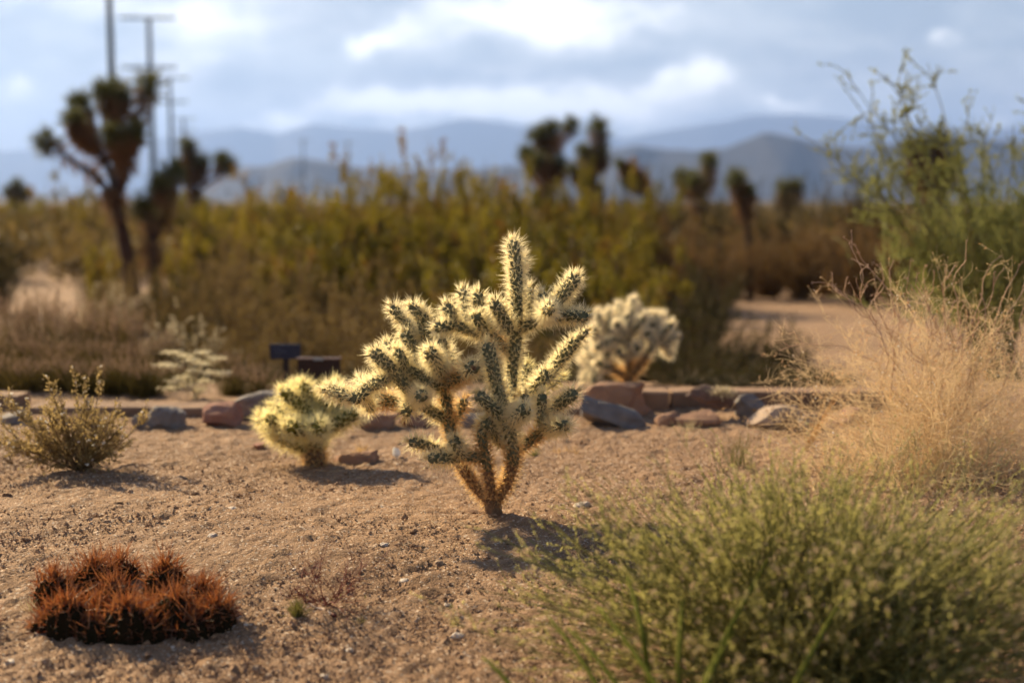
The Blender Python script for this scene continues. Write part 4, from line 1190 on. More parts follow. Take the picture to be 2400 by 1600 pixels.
# pale cholla behind ------------------------------------------------------
Db = 5.0
pb = P(1472, 900, Db); zb = float(gz(pb[0], Db))
bk = thing('silver_cholla', 'pale cream blurred cholla behind the big brown block', 'cactus', (pb[0], Db, zb))
orgb = np.array([pb[0], Db, zb]); Kb = px_at(Db)
def BJ(a, b, r=9, da=0, db=0, **kw):
    r = r * 0.72
    kw = dict(dict(per=20, slen=(0.018, 0.034), srad=0.0008, areole=0.0125, tub=0.002), **kw)
    bm_ = kw.pop('bm_', M_['cholla_body']); sm_ = kw.pop('sm_', M_['spine_pale'])
    cholla_joint(bk, orgb, P(a[0], a[1], Db + da), P(b[0], b[1], Db + db), r * Kb, bm_, sm_, **kw)
BW = dict(bm_=M_['cholla_wood'], sm_=M_['spine_old'])
BJ((1472, 920), (1472, 935), 12, 0, 0, **BW) if False else None
g = Geo(); tl = np.array([[0, 0, -0.03], [0, 0, 0.03], P(1472, 880, Db) - orgb]); g.tubes(tl[None], np.array([[14, 12, 10]]) * Kb, 12); g.build('trunk', M_['cholla_wood'], bk, True)
BJ((1472, 900), (1472, 840), 10, **BW); BJ((1472, 845), (1472, 780), 10)
BJ((1470, 885), (1430, 860), 9, 0, -0.03, **BW); BJ((1432, 862), (1400, 850), 9, -0.03, -0.05)
BJ((1476, 885), (1515, 835), 9, 0, -0.02, **BW); BJ((1512, 838), (1534, 800), 9, -0.02, -0.03)
BJ((1468, 800), (1430, 795), 9, 0, -0.05); BJ((1435, 796), (1398, 815), 9, -0.05, -0.08)
for a, b, d in [((1472, 785), (1470, 738), 0), ((1466, 785), (1444, 758), -0.06), ((1478, 785), (1508, 745), -0.03), ((1480, 748), (1484, 703), 0.05), ((1462, 760), (1450, 715), 0.06),
                ((1404, 805), (1403, 735), 0), ((1428, 790), (1426, 732), 0.03), ((1400, 812), (1390, 768), -0.06), ((1534, 805), (1516, 778), -0.05), ((1538, 800), (1536, 742), 0.03),
                ((1538, 805), (1572, 760), -0.03), ((1545, 812), (1582, 790), 0), ((1394, 855), (1368, 890), 0), ((1398, 862), (1390, 895), -0.04), ((1412, 850), (1427, 825), -0.05),
                ((1400, 850), (1375, 812), 0.03), ((1385, 850), (1362, 835), 0.06), ((1508, 765), (1518, 735), 0.05), ((1480, 830), (1495, 812), -0.06), ((1470, 845), (1448, 822), -0.05), ((1560, 800), (1568, 830), 0.02), ((1525, 765), (1552, 738), 0.08), ((1416, 770), (1418, 742), 0.08)]:
    BJ(a, b, 9.5, 0, d)

# ------------------------------------------------------------------ red spined hedgehog cactus
def hedgehog(label, heads, base):
    t = thing('hedgehog_cactus', label, 'cactus', base)
    org = np.array(base)
    for (u, v, D, r, seed, *low) in heads:
        D += 0.14; r *= 1.15
        top = P(u, v, D); k = px_at(D); R_ = r * k
        zg = float(gz(top[0], top[1]))
        ht = top[2] - zg
        c = np.array([top[0], top[1], zg]) - org
        # ribbed body
        nr = 11; nt = nr * 4; ns = 14
        ph = np.linspace(0, 1, ns)
        th = np.arange(nt) * 2 * math.pi / nt
        prof = np.sqrt(np.maximum(1 - np.clip((ph - 0.35) / 0.65, 0, 1) ** 2.3, 0.0)) * (0.9 + 0.1 * ph)
        rib = 1 + 0.09 * np.cos(th * nr)
        V = np.stack([R_ * prof[:, None] * rib * np.cos(th), R_ * prof[:, None] * rib * np.sin(th), np.repeat((ph * (ht + 0.02) - 0.02)[:, None], nt, 1)], -1) + c
        i = np.arange(ns - 1)[:, None] * nt; j = np.arange(nt)[None]; j2 = (j + 1) % nt
        a, b, cc, d = i + j, i + j2, i + nt + j2, i + nt + j
        g = Geo(); g.add(V.reshape(-1, 3), np.concatenate([np.stack([a, b, cc], -1).reshape(-1, 3), np.stack([a, cc, d], -1).reshape(-1, 3)]))
        body = g.build('stem', M_['hedge_body'], t, True)
        # areoles on the rib crests
        pos = []; nrm = []
        for q in range(nr):
            for s in (0.25, 0.45, 0.62, 0.75, 0.85, 0.92, 0.97, 0.99):
                pr_ = float(np.interp(s, ph, prof)); an = q * 2 * math.pi / nr
                o = np.array([math.cos(an), math.sin(an), 0])
                pos.append(c + o * R_ * pr_ * 1.08 + np.array([0, 0, s * ht])); sl = max(0, (s - 0.35) / 0.65)
                nrm.append(unit(o * (1 - 0.75 * sl ** 2) + np.array([0, 0, 0.25 + 1.1 * sl])))
        pos = np.array(pos); nrm = np.array(nrm)
        lev = np.tile(np.arange(8), nr)
        keep = (lev < 3) | (RNG.uniform(0, 1, len(lev)) < (0.4 if low else 0.85))
        pos, nrm = pos[keep], nrm[keep]
        m = len(pos)
        per = 2
        pp = np.repeat(pos, per, 0); nn = np.repeat(nrm, per, 0)
        dd = unit(nn + rsphere(m * per) * 1.05 * RNG.uniform(0.3, 1, (m * per, 1)))
        g = Geo(); g.cones(pp, dd * RNG.uniform(0.018, 0.044, (m * per, 1)) * (0.35 + 0.65 * np.clip((pp[:, 2:3] - c[2]) / ht, 0, 1) ** 2.2), 0.0007); g.build('radial_spines', M_['hedge_spine'], body)
        per = 2
        pp = np.repeat(pos, per, 0); nn = np.repeat(nrm, per, 0)
        dd = unit(nn + rsphere(m * per) * 1.0)
        hi = np.clip((pp[:, 2] - c[2]) / ht, 0, 1)
        g = Geo(); g.cones(pp, dd * (RNG.uniform(0.030, 0.060, m * per) * (0.05 + 1.0 * hi ** 2.5))[:, None], 0.0013); g.build('central_spines', M_['hedge_central'], body)
    return t

heads = [(129, 1352, 2.23, 44, 1), (220, 1322, 2.27, 48, 2), (278, 1318, 2.33, 42, 3), (268, 1372, 2.21, 42, 4), (388, 1330, 2.26, 46, 5),
         (156, 1412, 2.12, 48, 6), (296, 1420, 2.10, 52, 7), (412, 1397, 2.14, 50, 8), (474, 1372, 2.22, 40, 9), (508, 1414, 2.14, 40, 10), (226, 1420, 2.16, 40, 11), (355, 1420, 2.16, 42, 12), (108, 1446, 2.13, 34, 13, 1), (222, 1456, 2.10, 42, 14, 1), (352, 1458, 2.10, 44, 15, 1), (452, 1448, 2.11, 42, 16, 1)]
hedgehog('clump of rust red spined hedgehog cactus on the sand at lower left', heads, G(320, 1480))
hedgehog('red spined cactus cut off by the left edge of the frame', [(-60, 1450, 2.14, 44, 20), (-130, 1440, 2.16, 46, 21)], G(-60, 1490))

# ------------------------------------------------------------------ small plants on the sand
def M4(p): return np.asarray(p, float)

# red wiry plant
b = G(765, 1425)
t = thing('wiry_plant', 'low red wiry branching plant on the sand right of the red cactus', 'plant', b)
M = 20
d = unit(np.stack([RNG.normal(0, 0.9, M), RNG.normal(0.25, 0.7, M), np.full(M, 0.55)], -1))
A = wander(RNG.normal(0, 0.003, (M, 3)), d, RNG.uniform(0.06, 0.115, M), 7, 0.16, 0.05)
A[:, :, 2] = np.maximum(A[:, :, 2], 0.002)
g = Geo(); g.tubes(A, np.linspace(0.0007, 0.0003, 7))
p, dd = spots(A, 150, 0.35, 1.0)
B = wander(p, dd + rsphere(150) * 0.8, RNG.uniform(0.02, 0.05, 150), 5, 0.22, 0.12)
g.tubes(B, np.linspace(0.0005, 0.0003, 5))
p, dd = spots(B, 260, 0.3, 1.0)
C = wander(p, dd + rsphere(260) * 0.8, RNG.uniform(0.008, 0.02, 260), 3, 0.25, 0.12)
g.tubes(C, np.linspace(0.0004, 0.00025, 3))
g.build('stems', M_['wire'], t)
g = Geo(); p, dd = spots(C, 420, 0.5, 1.0); g.grains(p, RNG.uniform(0.0004, 0.0009, 420), 1.0); g.build('buds', M_['wire'], t)
g = Geo(); p = np.stack([RNG.normal(-0.01, 0.025, 40), RNG.normal(0.06, 0.02, 40), np.full(40, 0.004)], -1)
g.leaves(p, rsphere(40) * 0.6 + [0, 0, 0.8], RNG.uniform(0.006, 0.013, 40), 0.003); g.build('basal_leaves', M_['tuft'], t)
# tuft
def tuft(u, v, w, h, n, label, m, r=0.0006, splay=0.35):
    b = G(u, v); k = px_at(b[1])
    t = thing('grass_tuft', label, 'grass tuft', b)
    d = unit(np.stack([RNG.normal(0, splay, n), RNG.normal(0, splay, n), np.ones(n)], -1))
    A = wander(np.c_[RNG.normal(0, w * k * 0.14, (n, 2)), np.full(n, -0.003)], d, RNG.uniform(0.6, 1.1, n) * h * k, 5, 0.10, -0.03)
    g = Geo(); g.tubes(A, np.linspace(r, r * 0.3, 5), 2); g.build('blades', m, t)
    return t
tuft(698, 1449, 40, 54, 130, 'small green grass tuft beside the white stick', M_['tuft'])
tuft(1254, 1072, 22, 34, 50, 'tiny green tuft right of the cholla on the sand', M_['tuft'], 0.0008)
tuft(1330, 1062, 110, 22, 120, 'flattened patch of golden dead grass behind the cholla', M_['gold_straw'], 0.0006, 1.2)
tuft(845, 1060, 60, 26, 70, 'golden dead grass by the flat brown rock', M_['gold_straw'], 0.0006, 0.9)
tuft(1075, 1195, 22, 14, 40, 'tiny golden dry tuft left of the cholla trunk', M_['gold_straw'], 0.0005, 0.9)
tuft(75, 1440, 60, 50, 60, 'sparse dry grass at the left of the red cactus', M_['pale_stalk'], 0.0005, 0.5)
tuft(845, 1462, 30, 24, 40, 'tiny dry tuft below the red wiry plant', M_['tuft'], 0.0005, 0.5)
tuft(1730, 1092, 120, 90, 70, 'thin dark upright grass stems left of the dry bush', M_['fg_twig'], 0.0006, 0.16)
tuft(1620, 1010, 90, 40, 50, 'sparse straw stubble below the rock pile', M_['pale_stalk'], 0.0006, 0.4)
# stick
a = G(722, 1423); b = G(782, 1450); a[2] += 0.006; b[2] += 0.006
t = thing('stick', 'short bleached stick with a dark red end on the sand', 'stick', a)
L = np.linspace(0, 1, 7)[:, None] * (b - a) + np.array([0, 0, 0.001]) * RNG.normal(size=(7, 1))
g = Geo(); g.tubes(L[None], np.array([[0.0022, 0.0024, 0.0023, 0.0026, 0.0030, 0.0030, 0.0028]]), 7); g.build('shaft', M_['stick'], t, True)
g = Geo(); e = (b - a); g.tubes((e + np.linspace(-0.12, 0.16, 5)[:, None] * e * 0.6)[None], np.array([[0.0031, 0.0036, 0.0037, 0.0034, 0.0018]]), 7); g.build('tip', M_['stick_end'], t, True)
# curled dry leaf
b = G(706, 1404); an = np.linspace(0.3, 6.1, 20); r = 0.0075
g = Geo(); V = []
for w_ in (-0.003, 0.003):
    V.append(np.stack([r * np.cos(an), np.full(20, w_) + 0.0006 * np.sin(3 * an), r * np.sin(an) + r], -1))
V = np.stack(V, 1).reshape(-1, 3); V = np.concatenate([V, V * np.array([0.93, 1.0, 0.93]) + np.array([0, 0, 0.0005])])
q = []
for i in range(19):
    a_, b_, c_, d_ = 2 * i, 2 * i + 1, 2 * i + 3, 2 * i + 2
    q += [[a_, b_, c_], [a_, c_, d_], [a_ + 40, c_ + 40, b_ + 40], [a_ + 40, d_ + 40, c_ + 40]]
g.add(V, q); o = g.build('curled_leaf', M_['dry_leaf'], None, True); o.location = b
tag(o, 'pale curled dry leaf ring above the green grass tuft', 'leaf')
# thin twig right of the hedgehog
b = G(575, 1475)
t = wander(np.array([[0, 0, 0.002]]), np.array([[0.3, 0.5, 0.55]]), 0.05, 6, 0.15, 0.0)
g = Geo(); g.tubes(t, np.linspace(0.001, 0.0005, 6)); o = g.build('twig', M_['left_twig']); o.location = b
tag(o, 'thin dark twig leaning at the right side of the red cactus', 'twig')

# ------------------------------------------------------------------ left flowering shrub
b = G(190, 1108); k = px_at(b[1])
t = thing('flowering_shrub', 'small olive shrub with white tufts on the sand at left', 'shrub', b)
t.scale = (1.18, 1.1, 1.08)
M = 70
d = unit(np.stack([RNG.normal(-0.05, 0.72, M), RNG.normal(0, 0.6, M), np.ones(M)], -1))
A = wander(np.c_[RNG.normal(0, 0.006, (M, 2)), np.full(M, -0.004)], d, RNG.uniform(0.10, 0.185, M), 8, 0.10, 0.02)
ext = wander(np.zeros((5, 3)), np.array([[-0.22, 0, 1], [0.12, 0.1, 1], [0.34, 0, 1], [-0.5, 0, 0.8], [-0.1, 0.1, 1]]), np.array([0.225, 0.21, 0.24, 0.20, 0.235]), 8, 0.05, 0.02)
A = np.concatenate([A, ext])
left = wander(np.zeros((8, 3)), np.array([[-1.2, 0.1, 0.75]] * 8) + RNG.normal(0, 0.15, (8, 3)), RNG.uniform(0.16, 0.22, 8), 8, 0.06, 0.02)
A = np.concatenate([A, left])
g = Geo(); g.tubes(A, np.linspace(0.0014, 0.0006, 8))
p, dd = spots(A, 620, 0.25, 1.0); B = wander(p, dd + rsphere(620) * 0.7, RNG.uniform(0.015, 0.045, 620), 4, 0.15, 0.06); g.tubes(B, np.linspace(0.0006, 0.0003, 4)); g.build('stems', M_['left_twig'], t)
g = Geo(); p, dd = spots(B, 8500, 0.0, 1.0); g.leaves(p + RNG.normal(0, 0.002, p.shape), dd + rsphere(8500) * 0.8, RNG.uniform(0.005, 0.011, 8500), 0.0034); p, dd = spots(A[-13:], 1300, 0.4, 1.0); g.leaves(p + RNG.normal(0, 0.003, p.shape), dd + rsphere(1300) * 0.9, RNG.uniform(0.005, 0.011, 1300), 0.0034); g.build('foliage', M_['left_leaf'], t)
g = Geo(); tips = np.concatenate([A[-13:, -1], A[-13:, -2], A[RNG.integers(0, 70, 40), -1], B[RNG.integers(0, 420, 60), -1]])
p = np.repeat(tips, 9, 0); g.leaves(p, rsphere(len(p)) + [0, 0, 0.5], RNG.uniform(0.003, 0.006, len(p)), 0.0022); g.build('flower_tufts', M_['flower'], t)
# low dry branchlets at far left
b = G(30, 1090)
M = 16
A = wander(np.zeros((M, 3)), np.stack([RNG.normal(-0.3, 0.8, M), RNG.normal(0, 0.5, M), np.full(M, 0.45)], -1), RNG.uniform(0.05, 0.12, M), 7, 0.15, -0.03)
g = Geo(); g.tubes(A, np.linspace(0.0012, 0.0005, 7)); o = g.build('dry_twigs', M_['left_twig']); o.location = b
pass
tag(o, 'sparse dead twigs on the sand at the left edge', 'twigs')

# ------------------------------------------------------------------ cream umbel plant
D = 4.62; b = P(455, 940, D); zg = float(gz(b[0], D)); k = px_at(D)
t = thing('cream_flower_stalk', 'cream flat topped flower stalks behind the left timber', 'plant', (b[0], D, zg))
t.scale = (0.95, 0.95, 0.9)
org_ = np.array([b[0], D, zg])
heads_ = [(400, 815), (430, 824), (380, 848), (405, 850), (480, 815), (510, 830), (470, 845), (495, 868), (525, 868), (455, 862), (410, 890), (440, 900), (470, 912), (425, 880), (395, 908), (484, 890), (450, 835)]
gs = Geo(); gf = Geo()
for (u, v) in heads_:
    e = P(u, v, D + random.uniform(-0.05, 0.05)) - org_
    s0 = np.array([random.gauss(0, 0.008), random.gauss(0, 0.008), 0.0])
    mid = s0 * 0.5 + e * 0.5 + np.array([-e[0] * 0.25, 0, 0.015])
    q = np.linspace(0, 1, 7)[:, None]; L = (1 - q) ** 2 * s0 + 2 * q * (1 - q) * mid + q ** 2 * e
    gs.tubes(L[None], np.linspace(0.0016, 0.0008, 7)[None])
    n = 80; o = np.stack([RNG.normal(0, 0.016, n), RNG.normal(0, 0.014, n), RNG.normal(0, 0.004, n)], -1)
    gf.leaves(e + o, rsphere(n) * 0.5 + [0, 0, 0.7], RNG.uniform(0.006, 0.012, n), 0.006)
    gs.tubes(np.stack([np.repeat((e - [0, 0, 0.02])[None], 8, 0), e + o[:8]], 1), 0.0005)
gs.build('stalks', M_['pale_stalk'], t); gf.build('flower_heads', M_['umbel'], t)

# dry tuft on the rock pile
p0 = P(1690, 922, 4.18)
g = Geo(); n = 500; o = rsphere(n) * RNG.uniform(0.2, 1, (n, 1)) * np.array([0.045, 0.03, 0.02])
g.leaves(p0 + o, rsphere(n) + [0, 0, 0.5], RNG.uniform(0.008, 0.018, n), 0.004)
tag(g.build('dry_tuft', M_['grey_leaf']), 'small pale dry plant tuft on top of the rock pile', 'dry plant')

# ------------------------------------------------------------------ tall green broom bush at right
D = 6.0; b = P(2330, 700, D); zg = float(gz(b[0], D))
t = thing('broom_bush', 'tall airy green broom bush at the right edge', 'bush', (b[0], D, zg))
orgq = np.array([b[0], D, zg])
ends = [(1985, 165, 0), (2010, 180, .1), (2070, 150, 0), (2155, 115, .1), (2110, 190, -.1), (2185, 235, 0), (1935, 300, 0), (1960, 330, .2), (2010, 290, .1), (2050, 330, 0),
        (2090, 300, 0), (2230, 260, .1), (2260, 280, 0), (2340, 250, 0), (2395, 210, 0), (2420, 260, .1), (2370, 330, 0), (2310, 350, .1), (2150, 330, .2), (1990, 400, 0), (1975, 440, .1),
        (2060, 420, -.1), (2120, 400, 0), (2210, 380, 0), (2280, 420, .2), (2350, 430, 0), (2420, 420, 0), (2460, 350, 0), (2040, 470, 0), (2130, 500, 0), (2250, 500, -.2), (2400, 520, -.1), (2500, 450, 0), (2480, 250, 0)]
LN = []
for (u, v, dd_) in ends:
    e = P(u, v + (55 if v < 340 else 15), D + dd_ * 2 + random.uniform(-0.25, 0.25)) - orgq
    s0 = np.array([random.gauss(0.02, 0.08), random.gauss(0, 0.1), 0.0])
    mid = np.array([e[0] * 0.35, e[1] * 0.4, e[2] * 0.62])
    q = np.linspace(0, 1, 12)[:, None]
    L = (1 - q) ** 2 * s0 + 2 * q * (1 - q) * mid + q ** 2 * e
    L[1:] += np.cumsum(RNG.normal(0, 0.008, (11, 3)), 0)
    LN.append(L)
A = np.array(LN)
g = Geo(); g.tubes(A, np.linspace(0.008, 0.0016, 12)); g.build('limbs', M_['broom_limb'], t)
g = Geo(); N1 = 440
p, dd = spots(A, N1, 0.35, 1.0)
B = wander(p, dd * 0.9 + rsphere(N1) * 0.7, RNG.uniform(0.06, 0.20, N1), 6, 0.18, 0.0); g.tubes(B, np.linspace(0.0028, 0.0012, 6))
p, dd = spots(B, 1100, 0.2, 1.0)
C = wander(p, dd + rsphere(1100) * 0.7, RNG.uniform(0.03, 0.09, 1100), 3, 0.12, 0.02); g.tubes(C, np.linspace(0.0018, 0.0008, 3))
# dense drooping lower mass
N2 = 1150
c0 = np.stack([RNG.normal(0.02, 0.20, N2), RNG.normal(0, 0.22, N2), RNG.uniform(0.25, 0.72, N2)], -1)
Dn = wander(c0, rsphere(N2) * 0.6 + [0, 0, 0.9], RNG.uniform(0.10, 0.26, N2), 5, 0.12, -0.06); g.tubes(Dn, np.linspace(0.0030, 0.0012, 5), 2)
g.build('twigs', M_['broom'], t)
g = Geo(); p, dd = spots(C, 6500, 0.0, 1.0)
g.leaves(p, dd + rsphere(6500) * 0.8, RNG.uniform(0.010, 0.024, 6500), 0.008)
p, dd = spots(B, 2600, 0.0, 1.0)
g.leaves(p, dd + rsphere(2600) * 0.8, RNG.uniform(0.010, 0.024, 2600), 0.008)
p, dd = spots(Dn, 3500, 0.1, 1.0); g.leaves(p, dd + rsphere(3500) * 0.7, RNG.uniform(0.012, 0.03, 3500), 0.006)
g.build('foliage', M_['broom'], t)

# ------------------------------------------------------------------ dry tan bush
b = G(2180, 1120); 
t = thing('dry_bush', 'large dry tan bush of tangled twigs at right', 'bush', b)
cx = np.array([0.02, 0.06, 0.0])
M = 420
an = RNG.uniform(0, 6.28, M); rr_ = np.sqrt(RNG.uniform(0, 1, M))
tip = np.stack([np.cos(an) * rr_ * 0.48, np.sin(an) * rr_ * 0.36, 0.10 + 0.27 * np.sqrt(np.maximum(1 - rr_ ** 2, 0)) * RNG.uniform(0.7, 1.05, M)], -1)
s0 = np.c_[RNG.normal(0, 0.05, (M, 2)), np.zeros(M)]
A = wander(s0 + cx, tip - s0, np.linalg.norm(tip - s0, axis=1) * 1.12, 9, 0.32, 0.0); A[:, :, 2] = np.maximum(A[:, :, 2], 0.004)
g = Geo(); g.tubes(A, np.linspace(0.0008, 0.0004, 9), 2)
p, dd = spots(A, 4200, 0.25, 1.0)
B = wander(p, dd + rsphere(4200) * 0.9, RNG.uniform(0.03, 0.09, 4200), 5, 0.42, 0.0); g.tubes(B, np.linspace(0.00045, 0.0003, 5), 2)
p, dd = spots(B, 8500, 0.2, 1.0)
C = wander(p, dd + rsphere(8500) * 1.0, RNG.uniform(0.012, 0.04, 8500), 4, 0.35, 0.02); g.tubes(C, np.linspace(0.0004, 0.00025, 4), 2)
g.build('twigs', M_['dry_twig'], t)
g = Geo(); p, dd = spots(C, 8000, 0.3, 1.0); g.leaves(p, dd + rsphere(8000), RNG.uniform(0.003, 0.010, 8000), 0.0024); g.build('leaf_scraps', M_['dry_bit'], t)
# white specks
g = Geo(); p, dd = spots(C, 900, 0.6, 1.0); g.grains(p, RNG.uniform(0.0009, 0.0020, 900), 1.0); tag(g.build('seed_tufts', M_['flower'], t), kind='stuff')

# curly dead stems above the bush
b = G(2200, 1105)
t = thing('curling_stalks', 'curly forked dead stalks rising above the dry bush', 'dead stalks', b)
orgc = np.array(b); Dc = b[1]
tips_ = [(1990, 570), (1985, 650), (2010, 590), (2065, 620), (2095, 610), (2150, 640), (2190, 635), (2240, 620), (2265, 565), (2345, 600), (2390, 620), (2330, 640), (2400, 680), (2300, 690), (2120, 690), (2060, 700), (2430, 640), (2220, 700), (2375, 730), (1950, 640), (2180, 750), (2280, 740)]
LN = []
for (u, v) in tips_:
    e = P(u, v, Dc + random.uniform(-0.1, 0.15)) - orgc
    s0 = np.array([random.gauss(e[0] * 0.3, 0.03), random.gauss(0.05, 0.04), 0.12])
    q = np.linspace(0, 1, 12)[:, None]
    mid = (s0 + e) / 2 + np.array([random.gauss(0, 0.04), random.gauss(0, 0.03), random.uniform(-0.03, 0.03)])
    L = (1 - q) ** 2 * s0 + 2 * q * (1 - q) * mid + q ** 2 * e
    w1 = RNG.uniform(0, 6.28, 3); L[1:-1] += 0.016 * np.sin(np.linspace(0, 9, 10)[:, None] * RNG.uniform(0.7, 1.3, 3) + w1) + RNG.normal(0, 0.004, (10, 3)); LN.append(L)
A = np.array(LN)
g = Geo(); g.tubes(A, np.linspace(0.0018, 0.0010, 12), 4)
p, dd = spots(A, 80, 0.4, 1.0); B = wander(p, dd + rsphere(80) * 0.8 + [0, 0, 0.3], RNG.uniform(0.03, 0.10, 80), 7, 0.25, 0.03); g.tubes(B, np.linspace(0.0010, 0.0007, 7))
a = P(1925, 812, Dc + 0.1) - orgc
L1 = np.array([[P(1950, 808, Dc) - orgc, P(1930, 810, Dc) - orgc, P(1880, 806, Dc) - orgc, P(1850, 812, Dc) - orgc, P(1826, 822, Dc) - orgc]]); g.tubes(L1, np.linspace(0.0012, 0.001, 5), 4)
L1 = np.array([[P(1882, 806, Dc) - orgc, P(1868, 790, Dc) - orgc, P(1862, 778, Dc) - orgc, P(1850, 782, Dc) - orgc], [P(2060, 850, Dc) - orgc, P(2010, 830, Dc) - orgc, P(1980, 812, Dc) - orgc, P(1950, 808, Dc) - orgc], [P(1850, 812, Dc) - orgc, P(1842, 806, Dc) - orgc, P(1838, 803, Dc) - orgc, P(1836, 801, Dc) - orgc]]); g.tubes(L1, np.linspace(0.0011, 0.0009, 4), 4)
g.build('stems', M_['curl_stem'], t)
g = Geo(); p = np.concatenate([A[:, -1], B[:, -1], A[:, 7], B[:, 3]]); p = np.repeat(p, 4, 0); g.grains(p + RNG.normal(0, 0.002, p.shape), RNG.uniform(0.0009, 0.002, len(p)), 1.0); g.build('nodes', M_['curl_stem'], t)

# golden straw leaning in front of the rocks
b = G(1885, 1062)
M = 22
A = wander(RNG.normal(0, 0.003, (M, 3)), np.array([[0.42, 0.0, 0.85]]) + RNG.normal(0, 0.10, (M, 3)), RNG.uniform(0.12, 0.23, M), 7, 0.04, -0.02)
t = thing('straw_stalks', 'golden straw stalks leaning right before the dry bush', 'straw', b)
g = Geo(); g.tubes(A, np.linspace(0.0010, 0.0004, 7)); g.build('stems', M_['gold_straw'], t)
# orange dead leaves by the straw
b = G(1870, 1020); g = Geo(); n = 260
p = np.stack([RNG.normal(0, 0.05, n), RNG.normal(0, 0.05, n), np.abs(RNG.normal(0.03, 0.03, n))], -1); g.leaves(p, rsphere(n), RNG.uniform(0.008, 0.016, n), 0.004)
t = thing('dead_leaf_plant', 'rust brown dead leafy plant at the right end of the rocks', 'dead plant', b)
g.build('leaves', M_['rust_leaf'], t)
A = wander(np.zeros((30, 3)), rsphere(30) + [0, 0, 0.8], RNG.uniform(0.05, 0.11, 30), 5, 0.2, 0); g = Geo(); g.tubes(A, 0.0007); g.build('stems', M_['left_twig'], t)

# pale stalk plant with yellow buds
b = G(2165, 1150); D = b[1]
t = thing('budded_stalks', 'pale straw stalks with small yellow buds before the dry bush', 'plant', b)
M = 46
d = unit(np.stack([RNG.normal(0.1, 0.75, M), RNG.normal(0, 0.35, M), np.ones(M)], -1))
A = wander(np.c_[RNG.normal(0.0, 0.09, M), RNG.normal(0, 0.03, M), np.full(M, -0.004)], d, RNG.uniform(0.09, 0.17, M), 7, 0.12, 0.03)
g = Geo(); g.tubes(A, np.linspace(0.0010, 0.0006, 7))
p, dd = spots(A, 230, 0.35, 1.0); B = wander(p, dd + rsphere(230) * 0.6, RNG.uniform(0.02, 0.05, 230), 4, 0.15, 0.05); g.tubes(B, np.linspace(0.0006, 0.0004, 4)); tag(g.build('stalks', M_['pale_stalk'], t), kind='stuff')
g = Geo(); p = np.repeat(np.concatenate([A[:, -1], B[:, -1]]), 4, 0); g.grains(p + RNG.normal(0, 0.0018, p.shape), RNG.uniform(0.0011, 0.0022, len(p)), 1.0); tag(g.build('buds', M_['pale_head'], t), kind='stuff')
g = Geo(); p, dd = spots(B, 300, 0, 1); g.leaves(p, dd + rsphere(300) * 0.7, RNG.uniform(0.006, 0.014, 300), 0.002); g.build('leaves', M_['pale_stalk'], t)

# ------------------------------------------------------------------ foreground green bush
bc = np.array([0.445, 2.04, 0.0]); bc[2] = float(gz(bc[0], bc[1]))
t = thing('green_bush', 'large fine leaved green bush filling the lower right corner', 'bush', bc)
M = 1200
an = RNG.uniform(0, 6.28, M); rr_ = RNG.uniform(0, 1, M) ** 0.55
sh = RNG.uniform(0.70, 1.06, M)
tip = np.stack([np.cos(an) * rr_ * 0.55 * sh, np.sin(an) * rr_ * 0.36 * sh, (0.06 + 0.262 * np.sqrt(np.maximum(1 - rr_ ** 2, 0))) * sh], -1)
s0 = np.c_[RNG.normal(0, 0.07, M), RNG.normal(0, 0.06, M), np.full(M, -0.004)]
A = wander(s0, tip - s0 + np.array([0, 0, 0.05]), np.linalg.norm(tip - s0, axis=1) * 1.02, 9, 0.06, -0.012)
A[:, :, 2] = np.maximum(A[:, :, 2], 0.004)
g = Geo(); g.tubes(A, np.linspace(0.0016, 0.0006, 9))
N1 = 8200
p, dd = spots(A, N1, 0.42, 1.0)
B = wander(p, dd + rsphere(N1) * 0.65 + [0, 0, 0.15], RNG.uniform(0.018, 0.055, N1), 5, 0.10, 0.03); B[:, :, 2] = np.maximum(B[:, :, 2], 0.004); g.tubes(B, np.linspace(0.0006, 0.0003, 5), 2)
g.build('twigs', M_['fg_twig'], t)
N2 = 105000
g = Geo(); p, dd = spots(B, N2, 0.05, 1.0); g.leaves(p, dd + rsphere(N2) * 0.75, RNG.uniform(0.0022, 0.0060, N2), RNG.uniform(0.0012, 0.0025, N2)); g.build('foliage', M_['fg_leaf'], t)
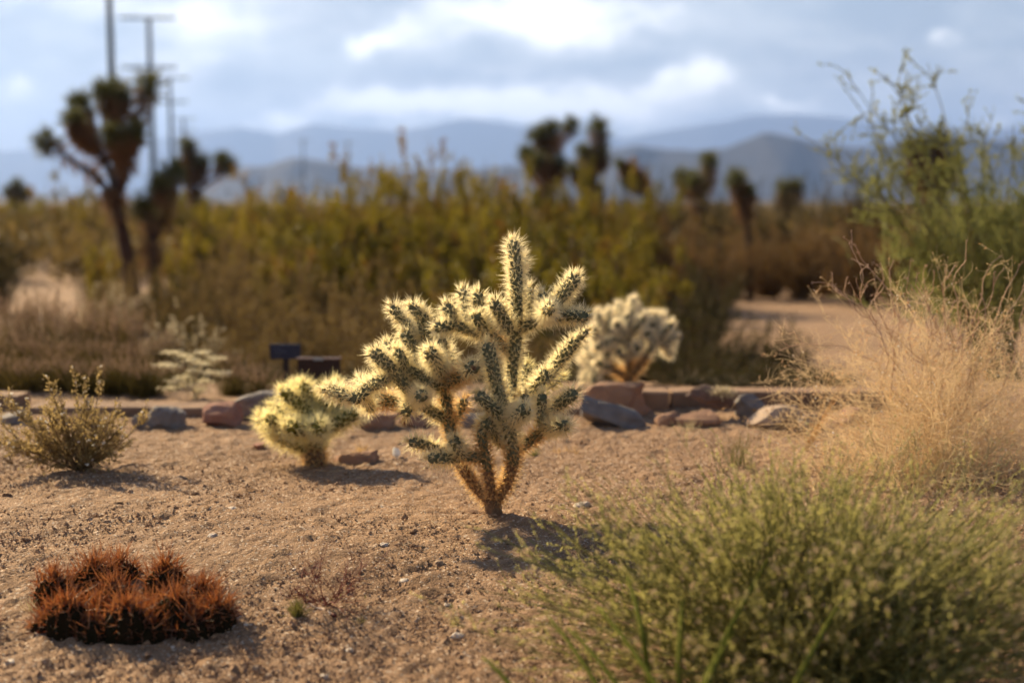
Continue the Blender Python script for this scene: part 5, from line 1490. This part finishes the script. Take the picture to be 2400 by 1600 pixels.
g = Geo(); hd = B[RNG.permutation(N1)[:2600], -1]; p = np.repeat(hd, 8, 0); g.leaves(p + RNG.normal(0, 0.0012, p.shape), rsphere(len(p)) + [0, 0, 0.4], RNG.uniform(0.003, 0.0065, len(p)), 0.0022); g.build('seed_heads', M_['fg_head'], t)
# thick green stalks in front
t = thing('ephedra_stalks', 'thick bare green stalks fanning out through the green bush', 'plant', (0.24, 1.66, 0.0))
orge = np.array([0.24, 1.66, 0.0])
g = Geo()
for (u0, v0, D1, u1, v1, D2) in [(1420, 1640, 1.72, 1282, 1440, 1.86), (1470, 1640, 1.72, 1330, 1470, 1.84), (1220, 1640, 1.76, 1130, 1540, 1.84), (1560, 1640, 1.70, 1400, 1420, 1.86), (1640, 1620, 1.72, 1800, 1310, 1.92), (1870, 1590, 1.72, 2010, 1350, 1.86), (1640, 1640, 1.70, 1720, 1480, 1.80), (1510, 1500, 1.80, 1470, 1350, 1.9), (1590, 1560, 1.76, 1600, 1400, 1.86)]:
    a = P(u0, v0, D1) - orge; b = P(u1, v1, D2) - orge
    a2 = np.array([a[0] * 0.6, a[1], -0.14])
    q = np.linspace(0, 1, 8)[:, None]; L = (1 - q) * a + q * b + np.array([0, 0, 0.006]) * np.sin(q * 3.14)
    L = np.concatenate([a2[None], L]); g.tubes(L[None], np.array([[0.0040, 0.0040, 0.0038, 0.0036, 0.0034, 0.0032, 0.0028, 0.0022, 0.0012]]), 7)
g.build('stems', M_['fg_stalk'], t, True)

# ------------------------------------------------------------------ haze
g = Geo(); box(g, (-6000, -3000, -8), (6000, 8600, 500))
m = bpy.data.materials.new('desert_haze'); m.use_nodes = True
for n in list(m.node_tree.nodes): m.node_tree.nodes.remove(n)
ou = m.node_tree.nodes.new('ShaderNodeOutputMaterial'); vo = m.node_tree.nodes.new('ShaderNodeVolumePrincipled')
vo.inputs['Color'].default_value = (0.31, 0.49, 1.0, 1)
vo.inputs['Density'].default_value = 0.0002
vo.inputs['Anisotropy'].default_value = 0.30
m.node_tree.links.new(vo.outputs[0], ou.inputs['Volume'])
m.cycles.volume_sampling = 'DISTANCE'
m.cycles.homogeneous_volume = True
tag(g.build('haze', m), 'pale blue desert haze in front of the mountains', 'haze', kind='stuff')
